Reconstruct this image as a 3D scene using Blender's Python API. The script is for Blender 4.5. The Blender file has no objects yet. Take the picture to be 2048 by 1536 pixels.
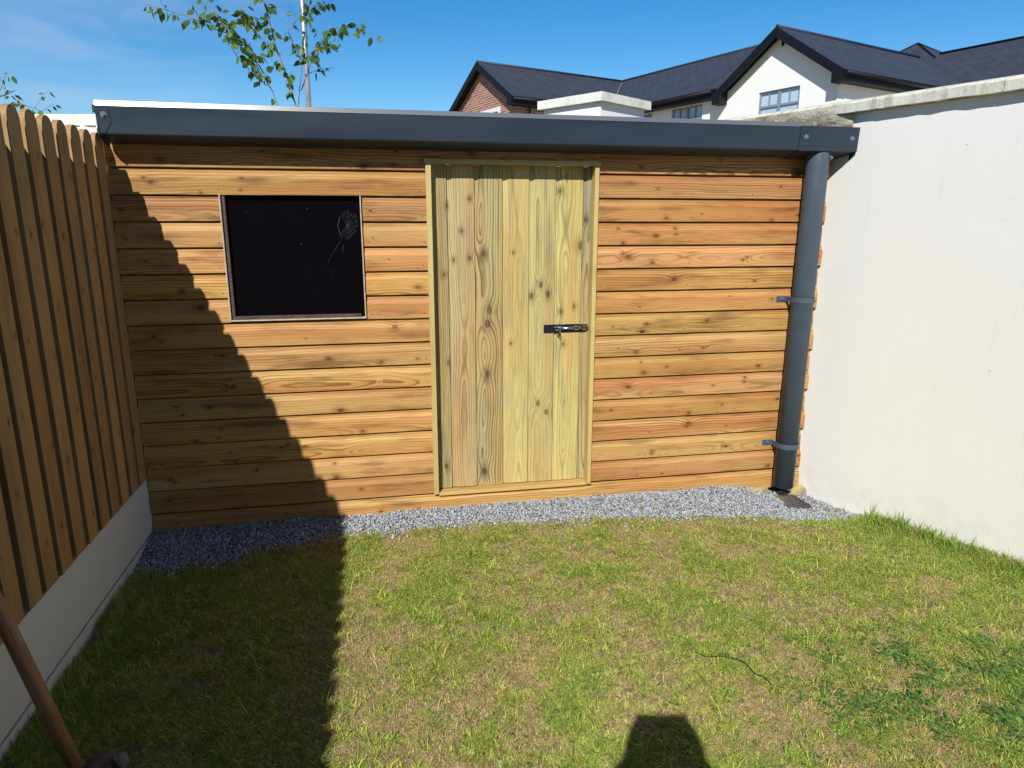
import bpy, bmesh, math, random
import numpy as np
from mathutils import Vector, Matrix

# ------------------------------------------------------------ camera, world, sun
SC = bpy.context.scene
COL = SC.collection
CAMPOS = Vector((1.118, -3.349, 1.468))
TILT, YAW, ROLL = 0.23367, 0.19577, 0.0009
cy_, sy_ = math.cos(YAW), math.sin(YAW)
_r = Vector((cy_, -sy_, 0)); _f = Vector((sy_, cy_, 0)); _u = Vector((0, 0, 1))
FWD = _f * math.cos(TILT) - _u * math.sin(TILT)
UP = _u * math.cos(TILT) + _f * math.sin(TILT)
RGT = _r * math.cos(ROLL) + UP * math.sin(ROLL)
UP = -_r * math.sin(ROLL) + UP * math.cos(ROLL)
cam_d = bpy.data.cameras.new("camera")
cam_d.sensor_width = 36.0
cam_d.lens = 36.0 * 1364.7 / 2048.0
cam_d.clip_start = 0.01
cam_d.clip_end = 3000
cam = bpy.data.objects.new("camera", cam_d)
COL.objects.link(cam)
M = Matrix((RGT, UP, -FWD)).transposed().to_4x4()
M.translation = CAMPOS
cam.matrix_world = M
SC.camera = cam

SUN_D = Vector((0.44, 1.0, -0.88)).normalized()      # direction the light travels
SUN_EL = math.asin(-SUN_D.z)
SUN_ROT = math.atan2(-SUN_D.x, -SUN_D.y)
sun_l = bpy.data.lights.new("sun", 'SUN')
sun_l.energy = 5.0
sun_l.angle = math.radians(0.53)
sun_l.color = (1.0, 0.972, 0.925)
sun = bpy.data.objects.new("sun", sun_l)
sun.rotation_euler = SUN_D.to_track_quat('-Z', 'Y').to_euler()
COL.objects.link(sun)

world = bpy.data.worlds.new("World")
SC.world = world
world.use_nodes = True
wt = world.node_tree
wn = wt.nodes
for n in list(wn): wn.remove(n)
w_out = wn.new('ShaderNodeOutputWorld')
w_bg = wn.new('ShaderNodeBackground')
w_sky = wn.new('ShaderNodeTexSky')
w_sky.sky_type = 'NISHITA'
w_sky.sun_disc = False
w_sky.sun_elevation = SUN_EL
w_sky.sun_rotation = SUN_ROT
w_sky.altitude = 0
w_sky.air_density = 1.0
w_sky.dust_density = 0.0
w_sky.ozone_density = 3.0
w_bg.inputs[1].default_value = 0.095
# thin cirrus streaks on the left of the sky
w_tc = wn.new('ShaderNodeTexCoord')
w_map = wn.new('ShaderNodeMapping')
w_map.inputs['Rotation'].default_value = (0.0, math.radians(24), math.radians(0))
w_map.inputs['Scale'].default_value = (2.2, 2.2, 11.0)
w_noise = wn.new('ShaderNodeTexNoise')
w_noise.inputs['Scale'].default_value = 1.6
w_noise.inputs['Detail'].default_value = 7
w_noise.inputs['Distortion'].default_value = 0.5
w_ramp = wn.new('ShaderNodeMapRange')
w_ramp.inputs[1].default_value = 0.40; w_ramp.inputs[2].default_value = 0.72
w_ramp.interpolation_type = 'SMOOTHSTEP'
# cloud region: around one direction
w_dot = wn.new('ShaderNodeVectorMath'); w_dot.operation = 'DOT_PRODUCT'
cdir = Vector((-0.248, 0.951, 0.182)).normalized()
w_dot.inputs[1].default_value = cdir
w_reg = wn.new('ShaderNodeMapRange'); w_reg.interpolation_type = 'SMOOTHSTEP'
w_reg.inputs[1].default_value = 0.972; w_reg.inputs[2].default_value = 0.997
w_mul = wn.new('ShaderNodeMath'); w_mul.operation = 'MULTIPLY'
w_mul2 = wn.new('ShaderNodeMath'); w_mul2.operation = 'MULTIPLY'; w_mul2.inputs[1].default_value = 0.45
w_mix = wn.new('ShaderNodeMix'); w_mix.data_type = 'RGBA'
w_mix.inputs['B'].default_value = (5.0, 6.4, 8.4, 1)
w_hsv = wn.new('ShaderNodeHueSaturation')
w_hsv.inputs['Saturation'].default_value = 1.42
w_hsv.inputs['Value'].default_value = 1.2
L = wt.links.new
L(w_sky.outputs[0], w_hsv.inputs['Color'])
L(w_tc.outputs['Generated'], w_map.inputs[0]); L(w_map.outputs[0], w_noise.inputs[0])
L(w_noise.outputs[0], w_ramp.inputs[0])
L(w_tc.outputs['Generated'], w_dot.inputs[0]); L(w_dot.outputs['Value'], w_reg.inputs[0])
L(w_ramp.outputs[0], w_mul.inputs[0]); L(w_reg.outputs[0], w_mul.inputs[1]); L(w_mul.outputs[0], w_mul2.inputs[0])
L(w_mul2.outputs[0], w_mix.inputs['Factor']); L(w_hsv.outputs[0], w_mix.inputs['A'])
w_sep = wn.new('ShaderNodeSeparateXYZ'); L(w_tc.outputs['Generated'], w_sep.inputs[0])
w_zen = wn.new('ShaderNodeMapRange'); w_zen.interpolation_type = 'SMOOTHSTEP'
w_zen.inputs[1].default_value = 0.32; w_zen.inputs[2].default_value = 0.80; w_zen.inputs[3].default_value = 1.0; w_zen.inputs[4].default_value = 0.36
L(w_sep.outputs[2], w_zen.inputs[0])
w_zm = wn.new('ShaderNodeVectorMath'); w_zm.operation = 'SCALE'
w_hz = wn.new('ShaderNodeMapRange'); w_hz.interpolation_type = 'SMOOTHSTEP'
w_hz.inputs[1].default_value = 0.0; w_hz.inputs[2].default_value = 0.15; w_hz.inputs[3].default_value = 0.9; w_hz.inputs[4].default_value = 0.0
L(w_sep.outputs[2], w_hz.inputs[0])
w_hm = wn.new('ShaderNodeMix'); w_hm.data_type = 'RGBA'; w_hm.inputs['B'].default_value = (1.9, 4.4, 8.2, 1)
L(w_hz.outputs[0], w_hm.inputs['Factor']); L(w_mix.outputs['Result'], w_hm.inputs['A'])
L(w_hm.outputs['Result'], w_zm.inputs[0]); L(w_zen.outputs[0], w_zm.inputs['Scale'])
L(w_zm.outputs[0], w_bg.inputs[0]); L(w_bg.outputs[0], w_out.inputs[0])

SC.view_settings.view_transform = 'Standard'
SC.view_settings.look = 'None'
SC.view_settings.exposure = 0.10
SC.view_settings.gamma = 1.0
SC.render.engine = 'CYCLES'
SC.cycles.max_bounces = 6

rnd = random.Random(11)
rng = np.random.default_rng(5)

# ------------------------------------------------------------ helpers
class MB:
    """collects vertices, faces and point attributes, builds ONE mesh object"""
    def __init__(s):
        s.v = []; s.f = []; s.mi = []; s.gc = []; s.k = []; s.tint = []; s.smooth = []
        s.cgc = (0, 0, 0); s.ck = None; s.ctint = (1, 1, 1)
    def vert(s, p, gc=None):
        s.v.append(tuple(p)); s.gc.append(gc if gc is not None else tuple(p))
        s.k.append(s.ck); s.tint.append(s.ctint)
        return len(s.v) - 1
    def face(s, idx, mi=0, sm=False):
        s.f.append(tuple(idx)); s.mi.append(mi); s.smooth.append(sm)
    def quad(s, pts, gcs=None, mi=0):
        ids = [s.vert(p, gcs[i] if gcs else None) for i, p in enumerate(pts)]
        s.face(ids, mi)
    def box(s, a, b, mi=0, gcf=None, rot=None, bev=0.0):
        x0, y0, z0 = a; x1, y1, z1 = b
        if bev > 0:
            bm = bmesh.new()
            bmesh.ops.create_cube(bm, size=1)
            for v in bm.verts:
                v.co = Vector(((x0 + x1) / 2 + v.co.x * (x1 - x0), (y0 + y1) / 2 + v.co.y * (y1 - y0), (z0 + z1) / 2 + v.co.z * (z1 - z0)))
            bmesh.ops.bevel(bm, geom=bm.edges[:], offset=bev, segments=2, affect='EDGES', profile=0.5)
            s.add_bm(bm, mi, gcf, rot); return
        P = [(x0, y0, z0), (x1, y0, z0), (x1, y1, z0), (x0, y1, z0), (x0, y0, z1), (x1, y0, z1), (x1, y1, z1), (x0, y1, z1)]
        ids = []
        for p in P:
            q = rot @ Vector(p) if rot else p
            ids.append(s.vert(q, gcf(p) if gcf else tuple(p)))
        for f in ((0, 3, 2, 1), (4, 5, 6, 7), (0, 1, 5, 4), (1, 2, 6, 5), (2, 3, 7, 6), (3, 0, 4, 7)):
            s.face([ids[i] for i in f], mi)
    def add_bm(s, bm, mi=0, gcf=None, rot=None, sm=False):
        base = len(s.v)
        bm.verts.index_update()
        for v in bm.verts:
            q = rot @ v.co if rot else v.co
            s.vert(q, gcf(v.co) if gcf else tuple(v.co))
        for f in bm.faces:
            s.face([base + v.index for v in f.verts], mi, sm)
        bm.free()
    def tube(s, pts, rad, n=10, mi=0, caps=True, sm=True, gcseed=0.0):
        """tube along points; rad scalar or list"""
        pts = [Vector(p) for p in pts]
        rads = rad if isinstance(rad, (list, tuple)) else [rad] * len(pts)
        rings = []; prev = None; L_ = 0.0
        for i, p in enumerate(pts):
            d = (pts[min(i + 1, len(pts) - 1)] - pts[max(i - 1, 0)]).normalized()
            if prev is None:
                a = Vector((0, 0, 1)) if abs(d.z) < 0.9 else Vector((1, 0, 0))
                x = d.cross(a).normalized()
            else:
                x = (prev - d * prev.dot(d)).normalized()
            prev = x; y = d.cross(x)
            if i: L_ += (p - pts[i - 1]).length
            r = []
            for j in range(n):
                t = 2 * math.pi * j / n
                r.append(s.vert(p + (x * math.cos(t) + y * math.sin(t)) * rads[i], (L_, t * rads[i], gcseed)))
            rings.append(r)
        for i in range(len(rings) - 1):
            for j in range(n):
                s.face((rings[i][j], rings[i][(j + 1) % n], rings[i + 1][(j + 1) % n], rings[i + 1][j]), mi, sm)
        if caps:
            s.face(rings[0][::-1], mi); s.face(rings[-1], mi)
    def prism(s, poly, d0, d1, fn, mi=0, gcf=None):
        """poly: 2D outline, extruded between d0 and d1; fn(a,b,d)->xyz"""
        n = len(poly)
        A = [s.vert(fn(a, b, d0), gcf(a, b, d0) if gcf else None) for a, b in poly]
        B = [s.vert(fn(a, b, d1), gcf(a, b, d1) if gcf else None) for a, b in poly]
        s.face(A[::-1], mi); s.face(B, mi)
        for i in range(n):
            j = (i + 1) % n
            s.face((A[i], A[j], B[j], B[i]), mi)
    def build(s, name, mats, parent=None, shift=None, recalc=True):
        me = bpy.data.meshes.new(name)
        V = s.v if shift is None else [(p[0] - shift[0], p[1] - shift[1], p[2] - shift[2]) for p in s.v]
        me.from_pydata(V, [], s.f)
        mats = mats if isinstance(mats, (list, tuple)) else [mats]
        for m in mats: me.materials.append(m)
        me.polygons.foreach_set('material_index', s.mi)
        me.polygons.foreach_set('use_smooth', s.smooth)
        at = me.attributes.new('gc', 'FLOAT_VECTOR', 'POINT')
        at.data.foreach_set('vector', np.array(s.gc, dtype=np.float32).ravel())
        at = me.attributes.new('tint', 'FLOAT_VECTOR', 'POINT')
        at.data.foreach_set('vector', np.array(s.tint, dtype=np.float32).ravel())
        if any(k is not None for k in s.k):
            for i in range(5):
                arr = [(k[i] if k is not None and i < len(k) else (-99, -99, 0.01)) for k in s.k]
                at = me.attributes.new('knot%d' % i, 'FLOAT_VECTOR', 'POINT')
                at.data.foreach_set('vector', np.array(arr, dtype=np.float32).ravel())
        if recalc:
            bm = bmesh.new(); bm.from_mesh(me)
            bmesh.ops.recalc_face_normals(bm, faces=bm.faces[:])
            bm.to_mesh(me); bm.free()
        o = bpy.data.objects.new(name, me)
        COL.objects.link(o)
        if parent is not None: o.parent = parent
        return o

def tag(o, label=None, cat=None, group=None, kind=None):
    if label: o['label'] = label
    if cat: o['category'] = cat
    if group: o['group'] = group
    if kind: o['kind'] = kind
    return o
def empty(name, loc=(0, 0, 0), rz=0.0):
    o = bpy.data.objects.new(name, None)
    o.empty_display_size = 0.1
    o.location = loc; o.rotation_euler = (0, 0, rz)
    COL.objects.link(o)
    return o

# ------------------------------------------------------------ materials
class NT:
    def __init__(s, name):
        s.m = bpy.data.materials.new(name); s.m.use_nodes = True
        s.t = s.m.node_tree; s.n = s.t.nodes
        for n in list(s.n): s.n.remove(n)
        s.out = s.n.new('ShaderNodeOutputMaterial')
        s.b = s.n.new('ShaderNodeBsdfPrincipled')
        s.link(s.b.outputs[0], s.out.inputs[0])
    def link(s, a, b): s.t.links.new(a, b)
    def val(s, sock, v):
        if isinstance(v, bpy.types.NodeSocket): s.link(v, sock)
        else: sock.default_value = v
    def math(s, op, a, b=None, c=None, clamp=False):
        n = s.n.new('ShaderNodeMath'); n.operation = op; n.use_clamp = clamp
        s.val(n.inputs[0], a)
        if b is not None: s.val(n.inputs[1], b)
        if c is not None: s.val(n.inputs[2], c)
        return n.outputs[0]
    def vmath(s, op, a, b=None):
        n = s.n.new('ShaderNodeVectorMath'); n.operation = op
        s.val(n.inputs[0], a)
        if b is not None: s.val(n.inputs[1], b)
        return n.outputs[0]
    def comb(s, x, y, z):
        n = s.n.new('ShaderNodeCombineXYZ')
        s.val(n.inputs[0], x); s.val(n.inputs[1], y); s.val(n.inputs[2], z)
        return n.outputs[0]
    def sep(s, v):
        n = s.n.new('ShaderNodeSeparateXYZ'); s.val(n.inputs[0], v)
        return n.outputs
    def attr(s, name):
        n = s.n.new('ShaderNodeAttribute'); n.attribute_name = name
        return n.outputs['Vector']
    def obj(s):
        return s.n.new('ShaderNodeTexCoord').outputs['Object']
    def noise(s, v, scale=5, detail=3, rough=0.5, dist=0.0):
        n = s.n.new('ShaderNodeTexNoise'); s.val(n.inputs['Vector'], v)
        n.inputs['Scale'].default_value = scale; n.inputs['Detail'].default_value = detail
        n.inputs['Roughness'].default_value = rough; n.inputs['Distortion'].default_value = dist
        return n.outputs[0]
    def rng(s, v, a, b, c=0.0, d=1.0, smooth=True):
        n = s.n.new('ShaderNodeMapRange')
        n.interpolation_type = 'SMOOTHSTEP' if smooth else 'LINEAR'
        s.val(n.inputs[0], v)
        for i, q in enumerate((a, b, c, d)): s.val(n.inputs[i + 1], q)
        return n.outputs[0]
    def mix(s, f, a, b, mode='MIX'):
        n = s.n.new('ShaderNodeMix'); n.data_type = 'RGBA'; n.blend_type = mode
        s.val(n.inputs['Factor'], f)
        for k, q in (('A', a), ('B', b)):
            if isinstance(q, (tuple, list)): q = (q[0], q[1], q[2], 1)
            s.val(n.inputs[k], q)
        return n.outputs['Result']
    def bump(s, h, strength=0.3, dist=0.01):
        n = s.n.new('ShaderNodeBump'); s.val(n.inputs['Height'], h)
        n.inputs['Strength'].default_value = strength; n.inputs['Distance'].default_value = dist
        s.link(n.outputs[0], s.b.inputs['Normal'])
    def col(s, c):
        s.val(s.b.inputs['Base Color'], (c[0], c[1], c[2], 1) if isinstance(c, (tuple, list)) else c)
    def set(s, **kw):
        for k, v in kw.items():
            s.val(s.b.inputs[k.replace('_', ' ')], v)
        return s

def wood_mat(name, light, late, heart, knotc, ring=0.0075, ringstr=0.75, knots=True, rough=0.62, stain=0.4, grey=None, wamp=0.15):
    t = NT(name)
    gx = t.sep(t.attr('gc')); u, v, sd = gx[0], gx[1], gx[2]
    # slow wander of the pith distance along the board -> cathedral figures
    n1 = t.noise(t.comb(t.math('MULTIPLY', u, 1.7), t.math('MULTIPLY', v, 2.5), t.math('MULTIPLY', sd, 7.31)), 1.0, 2.0, 0.55)
    n2 = t.noise(t.comb(t.math('MULTIPLY', u, 0.9), 3.7, t.math('MULTIPLY', sd, 5.17)), 1.0, 1.0)
    v0 = t.math('MULTIPLY_ADD', t.math('FRACT', t.math('MULTIPLY', sd, 3.77)), 0.09, -0.045)
    v0 = t.math('ADD', v0, t.math('MULTIPLY_ADD', n2, 0.06, -0.03))
    dv = t.math('SUBTRACT', v, v0)
    w = t.math('MULTIPLY_ADD', n1, wamp, -0.42 * wamp)
    r = t.math('SQRT', t.math('ADD', t.math('MULTIPLY', dv, dv), t.math('MULTIPLY', w, w)))
    core = None; halo = None
    if knots:
        for i in range(5):
            kx = t.sep(t.attr('knot%d' % i))
            du = t.math('MULTIPLY', t.math('SUBTRACT', u, kx[0]), 0.62)
            dw = t.math('SUBTRACT', v, kx[1])
            d2 = t.math('ADD', t.math('MULTIPLY', du, du), t.math('MULTIPLY', dw, dw))
            q = t.math('DIVIDE', d2, t.math('MULTIPLY', kx[2], kx[2]))
            g = t.math('EXPONENT', t.math('MULTIPLY', q, -0.09))
            r = t.math('ADD', r, t.math('MULTIPLY', t.math('MULTIPLY', g, kx[2]), 1.6))
            c = t.rng(q, 0.75, 1.1, 1.0, 0.0)
            h = t.rng(q, 0.8, 14.0, 1.0, 0.0, False)
            core = c if core is None else t.math('MAXIMUM', core, c)
            halo = h if halo is None else t.math('MAXIMUM', halo, h)
    fib = t.noise(t.comb(t.math('MULTIPLY', u, 9.0), t.math('MULTIPLY', v, 420.0), sd), 1.0, 2.0, 0.6)
    wob = t.noise(t.comb(t.math('MULTIPLY', u, 14.0), t.math('MULTIPLY', v, 60.0), sd), 1.0, 2.0)
    r = t.math('ADD', r, t.math('MULTIPLY', wob, 0.0022))
    vr = t.noise(t.comb(t.math('MULTIPLY', u, 0.5), t.math('MULTIPLY', r, 55.0), t.math('ADD', sd, 2.0)), 1.0, 2.0)
    r = t.math('ADD', r, t.math('MULTIPLY', vr, ring * 1.6))
    x = t.math('FRACT', t.math('DIVIDE', r, ring))
    lw = t.math('MULTIPLY', t.math('POWER', t.rng(x, 0.25, 0.92), 1.6), t.rng(x, 0.93, 1.0, 1.0, 0.0))
    rs = t.math('MULTIPLY', t.rng(t.noise(t.comb(t.math('MULTIPLY', u, 1.3), t.math('MULTIPLY', v, 14.0), t.math('ADD', sd, 9.0)), 1.0, 2.0), 0.3, 0.65, 0.35, 1.0), ringstr)
    lw = t.math('MULTIPLY', t.math('MULTIPLY', lw, rs), t.math('MULTIPLY_ADD', t.math('FRACT', sd), 0.75, 0.25))
    st = t.noise(t.comb(t.math('MULTIPLY', u, 3.0), t.math('MULTIPLY', v, 22.0), t.math('ADD', sd, 4.0)), 1.0, 3.0, 0.6)
    hm = t.rng(t.noise(t.comb(t.math('MULTIPLY', u, 0.8), t.math('MULTIPLY', v, 9.0), t.math('ADD', sd, 21.0)), 1.0, 1.0), 0.4, 0.65)
    c = t.mix(t.math('MULTIPLY', hm, 0.75), light, heart)
    if grey is not None:
        gm = t.rng(t.noise(t.comb(t.math('MULTIPLY', u, 2.2), t.math('MULTIPLY', v, 16.0), t.math('ADD', sd, 33.0)), 1.0, 3.0, 0.6), 0.52, 0.72)
        c = t.mix(t.math('MULTIPLY', gm, 0.7), c, grey)
    c = t.mix(lw, c, late)
    c = t.mix(t.math('MULTIPLY', t.rng(st, 0.48, 0.75), stain), c, t.mix(0.5, late, (0.08, 0.045, 0.02)))
    c = t.mix(t.rng(fib, 0.3, 0.7, 0.0, 0.28), c, late)
    if knots:
        c = t.mix(t.math('MULTIPLY', t.math('MULTIPLY', halo, halo), t.rng(st, 0.3, 0.65, 0.15, 0.75)), c, late)
        krg = t.rng(fib, 0.35, 0.65, 0.35, 1.0)
        c = t.mix(t.math('MULTIPLY', core, krg), c, knotc)
    tn = t.n.new('ShaderNodeMix'); tn.data_type = 'RGBA'; tn.blend_type = 'MULTIPLY'
    tn.inputs['Factor'].default_value = 1
    t.link(c, tn.inputs['A']); t.link(t.attr('tint'), tn.inputs['B'])
    t.col(tn.outputs['Result'])
    t.set(Roughness=rough)
    t.b.inputs['Specular IOR Level'].default_value = 0.3
    t.bump(t.math('ADD', t.math('MULTIPLY', fib, 0.5), t.math('MULTIPLY', lw, 0.6)), 0.35, 0.0012)
    return t.m

M_CLAD = wood_mat('cladding_wood', (0.57, 0.335, 0.122), (0.185, 0.068, 0.018), (0.46, 0.205, 0.068), (0.070, 0.022, 0.010), ring=0.0125, ringstr=0.95, stain=0.7, wamp=0.17)
M_DOOR = wood_mat('door_wood', (0.58, 0.50, 0.205), (0.15, 0.105, 0.040), (0.56, 0.37, 0.135), (0.12, 0.028, 0.014), ring=0.0125, ringstr=1.0, grey=(0.33, 0.32, 0.20), stain=0.3, wamp=0.125)
M_TRIM = wood_mat('trim_wood', (0.58, 0.46, 0.18), (0.34, 0.24, 0.08), (0.50, 0.36, 0.14), (0.13, 0.05, 0.02), ring=0.012, ringstr=0.4, knots=False)
M_PICK = wood_mat('picket_wood', (0.43, 0.265, 0.115), (0.22, 0.12, 0.05), (0.34, 0.19, 0.085), (0.075, 0.035, 0.02), ring=0.016, ringstr=0.35, stain=0.5, grey=(0.27, 0.22, 0.14))
M_RAIL = wood_mat('rail_wood', (0.12, 0.10, 0.045), (0.07, 0.055, 0.025), (0.10, 0.075, 0.035), (0.06, 0.03, 0.02), knots=False)  # wood colour darkened to deepen the shade in the picket gaps

def simple(name, c, rough=0.6, metal=0.0, spec=0.5, nscale=0, namp=0.0, bump=0.0, bscale=60, c2=None):
    t = NT(name)
    if nscale:
        n = t.noise(t.obj(), nscale, 4, 0.6)
        c2 = c2 or tuple(q * (1 - namp) for q in c)
        t.col(t.mix(t.rng(n, 0.35, 0.7), c, c2))
    else: t.col(c)
    t.set(Roughness=rough, Metallic=metal)
    t.b.inputs['Specular IOR Level'].default_value = spec
    if bump: t.bump(t.noise(t.obj(), bscale, 4, 0.6), bump, 0.004)
    return t.m

def render_mat(name, c, dirt, bumpd=0.35, plain=False):
    """painted sand/cement render: fine float marks, faint blotches"""
    t = NT(name); o = t.obj()
    big = t.noise(o, 1.3, 4, 0.6)
    mid = t.noise(o, 9, 4, 0.65)
    fine = t.noise(o, 150, 3, 0.6)
    trow = t.noise(t.vmath('MULTIPLY', o, (14, 14, 26)), 1.0, 5, 0.7, 0.6)
    cc = t.mix(t.rng(big, 0.3, 0.75, 0.0, 0.35), c, dirt)
    cc = t.mix(t.rng(mid, 0.55, 0.8, 0.0, 0.25), cc, dirt)
    sp = t.n.new('ShaderNodeTexVoronoi'); sp.inputs['Scale'].default_value = 7.0
    t.link(o, sp.inputs['Vector'])
    cc = t.mix(t.rng(sp.outputs['Distance'], 0.012, 0.03, 0.7, 0.0), cc, (0.16, 0.14, 0.10))
    sx = t.sep(o)
    stk = t.noise(t.comb(t.math('MULTIPLY', sx[0], 30.0), t.math('MULTIPLY', sx[1], 30.0), t.math('MULTIPLY', sx[2], 1.5)), 1.0, 4, 0.65)
    cc = t.mix(t.rng(stk, 0.58, 0.8, 0.0, 0.30), cc, tuple(q * 0.86 for q in dirt))
    low = t.math('MULTIPLY', t.rng(sx[2], 0.22, -0.02), t.rng(t.noise(o, 11, 5, 0.7), 0.38, 0.65))
    cc = t.mix(t.math('MULTIPLY', low, 0.16), cc, (0.42, 0.38, 0.28))
    t.col(cc); t.set(Roughness=0.8)
    t.b.inputs['Specular IOR Level'].default_value = 0.2
    pits = t.rng(t.noise(o, 45, 4, 0.7), 0.5, 0.72)
    h = t.math('ADD', t.math('MULTIPLY', fine, 0.3), t.math('ADD', t.math('MULTIPLY', trow, 1.0), t.math('MULTIPLY', pits, 0.6)))
    t.bump(h, bumpd, 0.006)
    return t.m
M_WALL = render_mat('white_render', (0.775, 0.765, 0.73), (0.725, 0.71, 0.665), 0.12)
M_LWALL = render_mat('plinth_render', (0.57, 0.58, 0.57), (0.50, 0.50, 0.49), 0.06)
M_HOUSEW = render_mat('house_render', (0.87, 0.86, 0.82), (0.82, 0.81, 0.765), 0.08)

def coping_mat():
    t = NT('coping_concrete'); o = t.obj()
    streak = t.noise(t.vmath('MULTIPLY', o, (22, 22, 3)), 1.0, 4, 0.65)
    mid = t.noise(o, 14, 5, 0.65)
    c = t.mix(t.rng(streak, 0.42, 0.72), (0.66, 0.65, 0.56), (0.42, 0.41, 0.32))
    c = t.mix(t.rng(mid, 0.55, 0.75, 0, 0.6), c, (0.24, 0.22, 0.15))
    t.col(c); t.set(Roughness=0.85); t.bump(t.noise(o, 60, 5, 0.7), 0.5, 0.006)
    return t.m
M_COPE = coping_mat()
def mortar_mat():
    t = NT('rough_mortar'); o = t.obj()
    a = t.noise(o, 7, 5, 0.7, 0.8); b = t.noise(o, 40, 5, 0.7)
    c = t.mix(t.rng(a, 0.38, 0.68), (0.55, 0.50, 0.37), (0.25, 0.18, 0.10))
    c = t.mix(t.rng(b, 0.5, 0.75, 0, 0.5), c, (0.60, 0.57, 0.47))
    t.col(c); t.set(Roughness=0.95); t.bump(t.math('ADD', a, b), 0.9, 0.012)
    return t.m
M_MORTAR = mortar_mat()
def steel_mat(name, c, rough, spec=0.5, metal=0.0):
    t = NT(name); o = t.obj()
    a = t.noise(t.vmath('MULTIPLY', o, (2, 20, 14)), 1.0, 4, 0.6)
    sc = t.noise(t.vmath('MULTIPLY', o, (30, 60, 90)), 1.0, 5, 0.75, 1.0)
    cc = t.mix(t.rng(a, 0.3, 0.7, 0, 0.35), c, tuple(q * 1.35 for q in c))
    cc = t.mix(t.rng(sc, 0.70, 0.80, 0, 0.35), cc, tuple(min(1, q * 2.8) for q in c))
    t.col(cc)
    t.set(Roughness=t.rng(a, 0.3, 0.7, rough * 0.85, rough * 1.2), Metallic=metal)
    t.b.inputs['Specular IOR Level'].default_value = spec
    t.bump(t.noise(t.vmath('MULTIPLY', o, (5, 30, 30)), 1.0, 2), 0.06, 0.004)
    return t.m
M_GUT = steel_mat('anthracite_steel', (0.022, 0.034, 0.050), 0.40, 0.35)
M_STRIP = simple('steel_lip', (0.12, 0.135, 0.15), 0.27, 0, 0.8)
M_PIPE = steel_mat('pipe_plastic', (0.060, 0.084, 0.112), 0.45, 0.35)
M_BOLT = simple('bolt_head', (0.16, 0.20, 0.26), 0.35, 0.4)
M_ZINC = simple('bright_zinc', (0.62, 0.66, 0.70), 0.18, 1.0, nscale=30, namp=0.4)
M_BLACKPLATE = simple('dark_zinc_plate', (0.10, 0.12, 0.15), 0.22, 0.9)
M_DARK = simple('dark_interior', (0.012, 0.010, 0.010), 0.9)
M_HOLE = simple('nail_hole', (0.03, 0.018, 0.012), 0.8)
M_NAIL = simple('nail_head', (0.35, 0.33, 0.28), 0.4, 0.6)
M_FRAMEB = simple('brown_frame', (0.095, 0.052, 0.042), 0.6, nscale=20, namp=0.5)
M_WHTRIM = simple('cream_trim', (0.50, 0.44, 0.32), 0.6, nscale=40, namp=0.3)
M_WEB = simple('web_silk', (0.11, 0.115, 0.13), 0.6)
M_BLACKP = simple('black_gutter_plastic', (0.007, 0.008, 0.011), 0.5, 0, 0.25)
M_LEAD = simple('valley_lead', (0.30, 0.33, 0.38), 0.5)
M_GRAT = simple('black_grate', (0.10, 0.10, 0.105), 0.5)
M_RUST = simple('red_brown_frame', (0.11, 0.06, 0.05), 0.7, nscale=60, namp=0.4)
M_STONE = simple('yellow_stone', (0.40, 0.33, 0.13), 0.9, nscale=18, c2=(0.26, 0.22, 0.14), bump=0.8, bscale=30)
M_ROCKB = simple('brown_rock', (0.22, 0.13, 0.09), 0.9, nscale=25, c2=(0.10, 0.06, 0.045), bump=0.8, bscale=40)
M_ROCKG = simple('grey_rock', (0.16, 0.15, 0.15), 0.9, nscale=25, c2=(0.08, 0.075, 0.08), bump=0.8, bscale=40)
M_GALV = simple('galvanised_steel', (0.42, 0.47, 0.50), 0.45, 0.55, nscale=8, namp=0.25)
M_UPVC = simple('grey_window_frame', (0.22, 0.27, 0.34), 0.4)
M_WHSURR = simple('white_surround', (0.78, 0.77, 0.72), 0.7)
M_TWIG = simple('dark_twig', (0.035, 0.026, 0.02), 0.9)
M_HOSKIN = simple('person_skin', (0.45, 0.27, 0.19), 0.6)
M_CLOTH = simple('navy_cloth', (0.03, 0.04, 0.07), 0.9, nscale=60, namp=0.3)
M_JEANS = simple('dark_denim', (0.05, 0.06, 0.09), 0.9, nscale=60, namp=0.3)
M_HAIR = simple('brown_hair', (0.04, 0.025, 0.015), 0.7)
M_PHONE = simple('phone_black', (0.01, 0.01, 0.012), 0.25)

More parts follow.
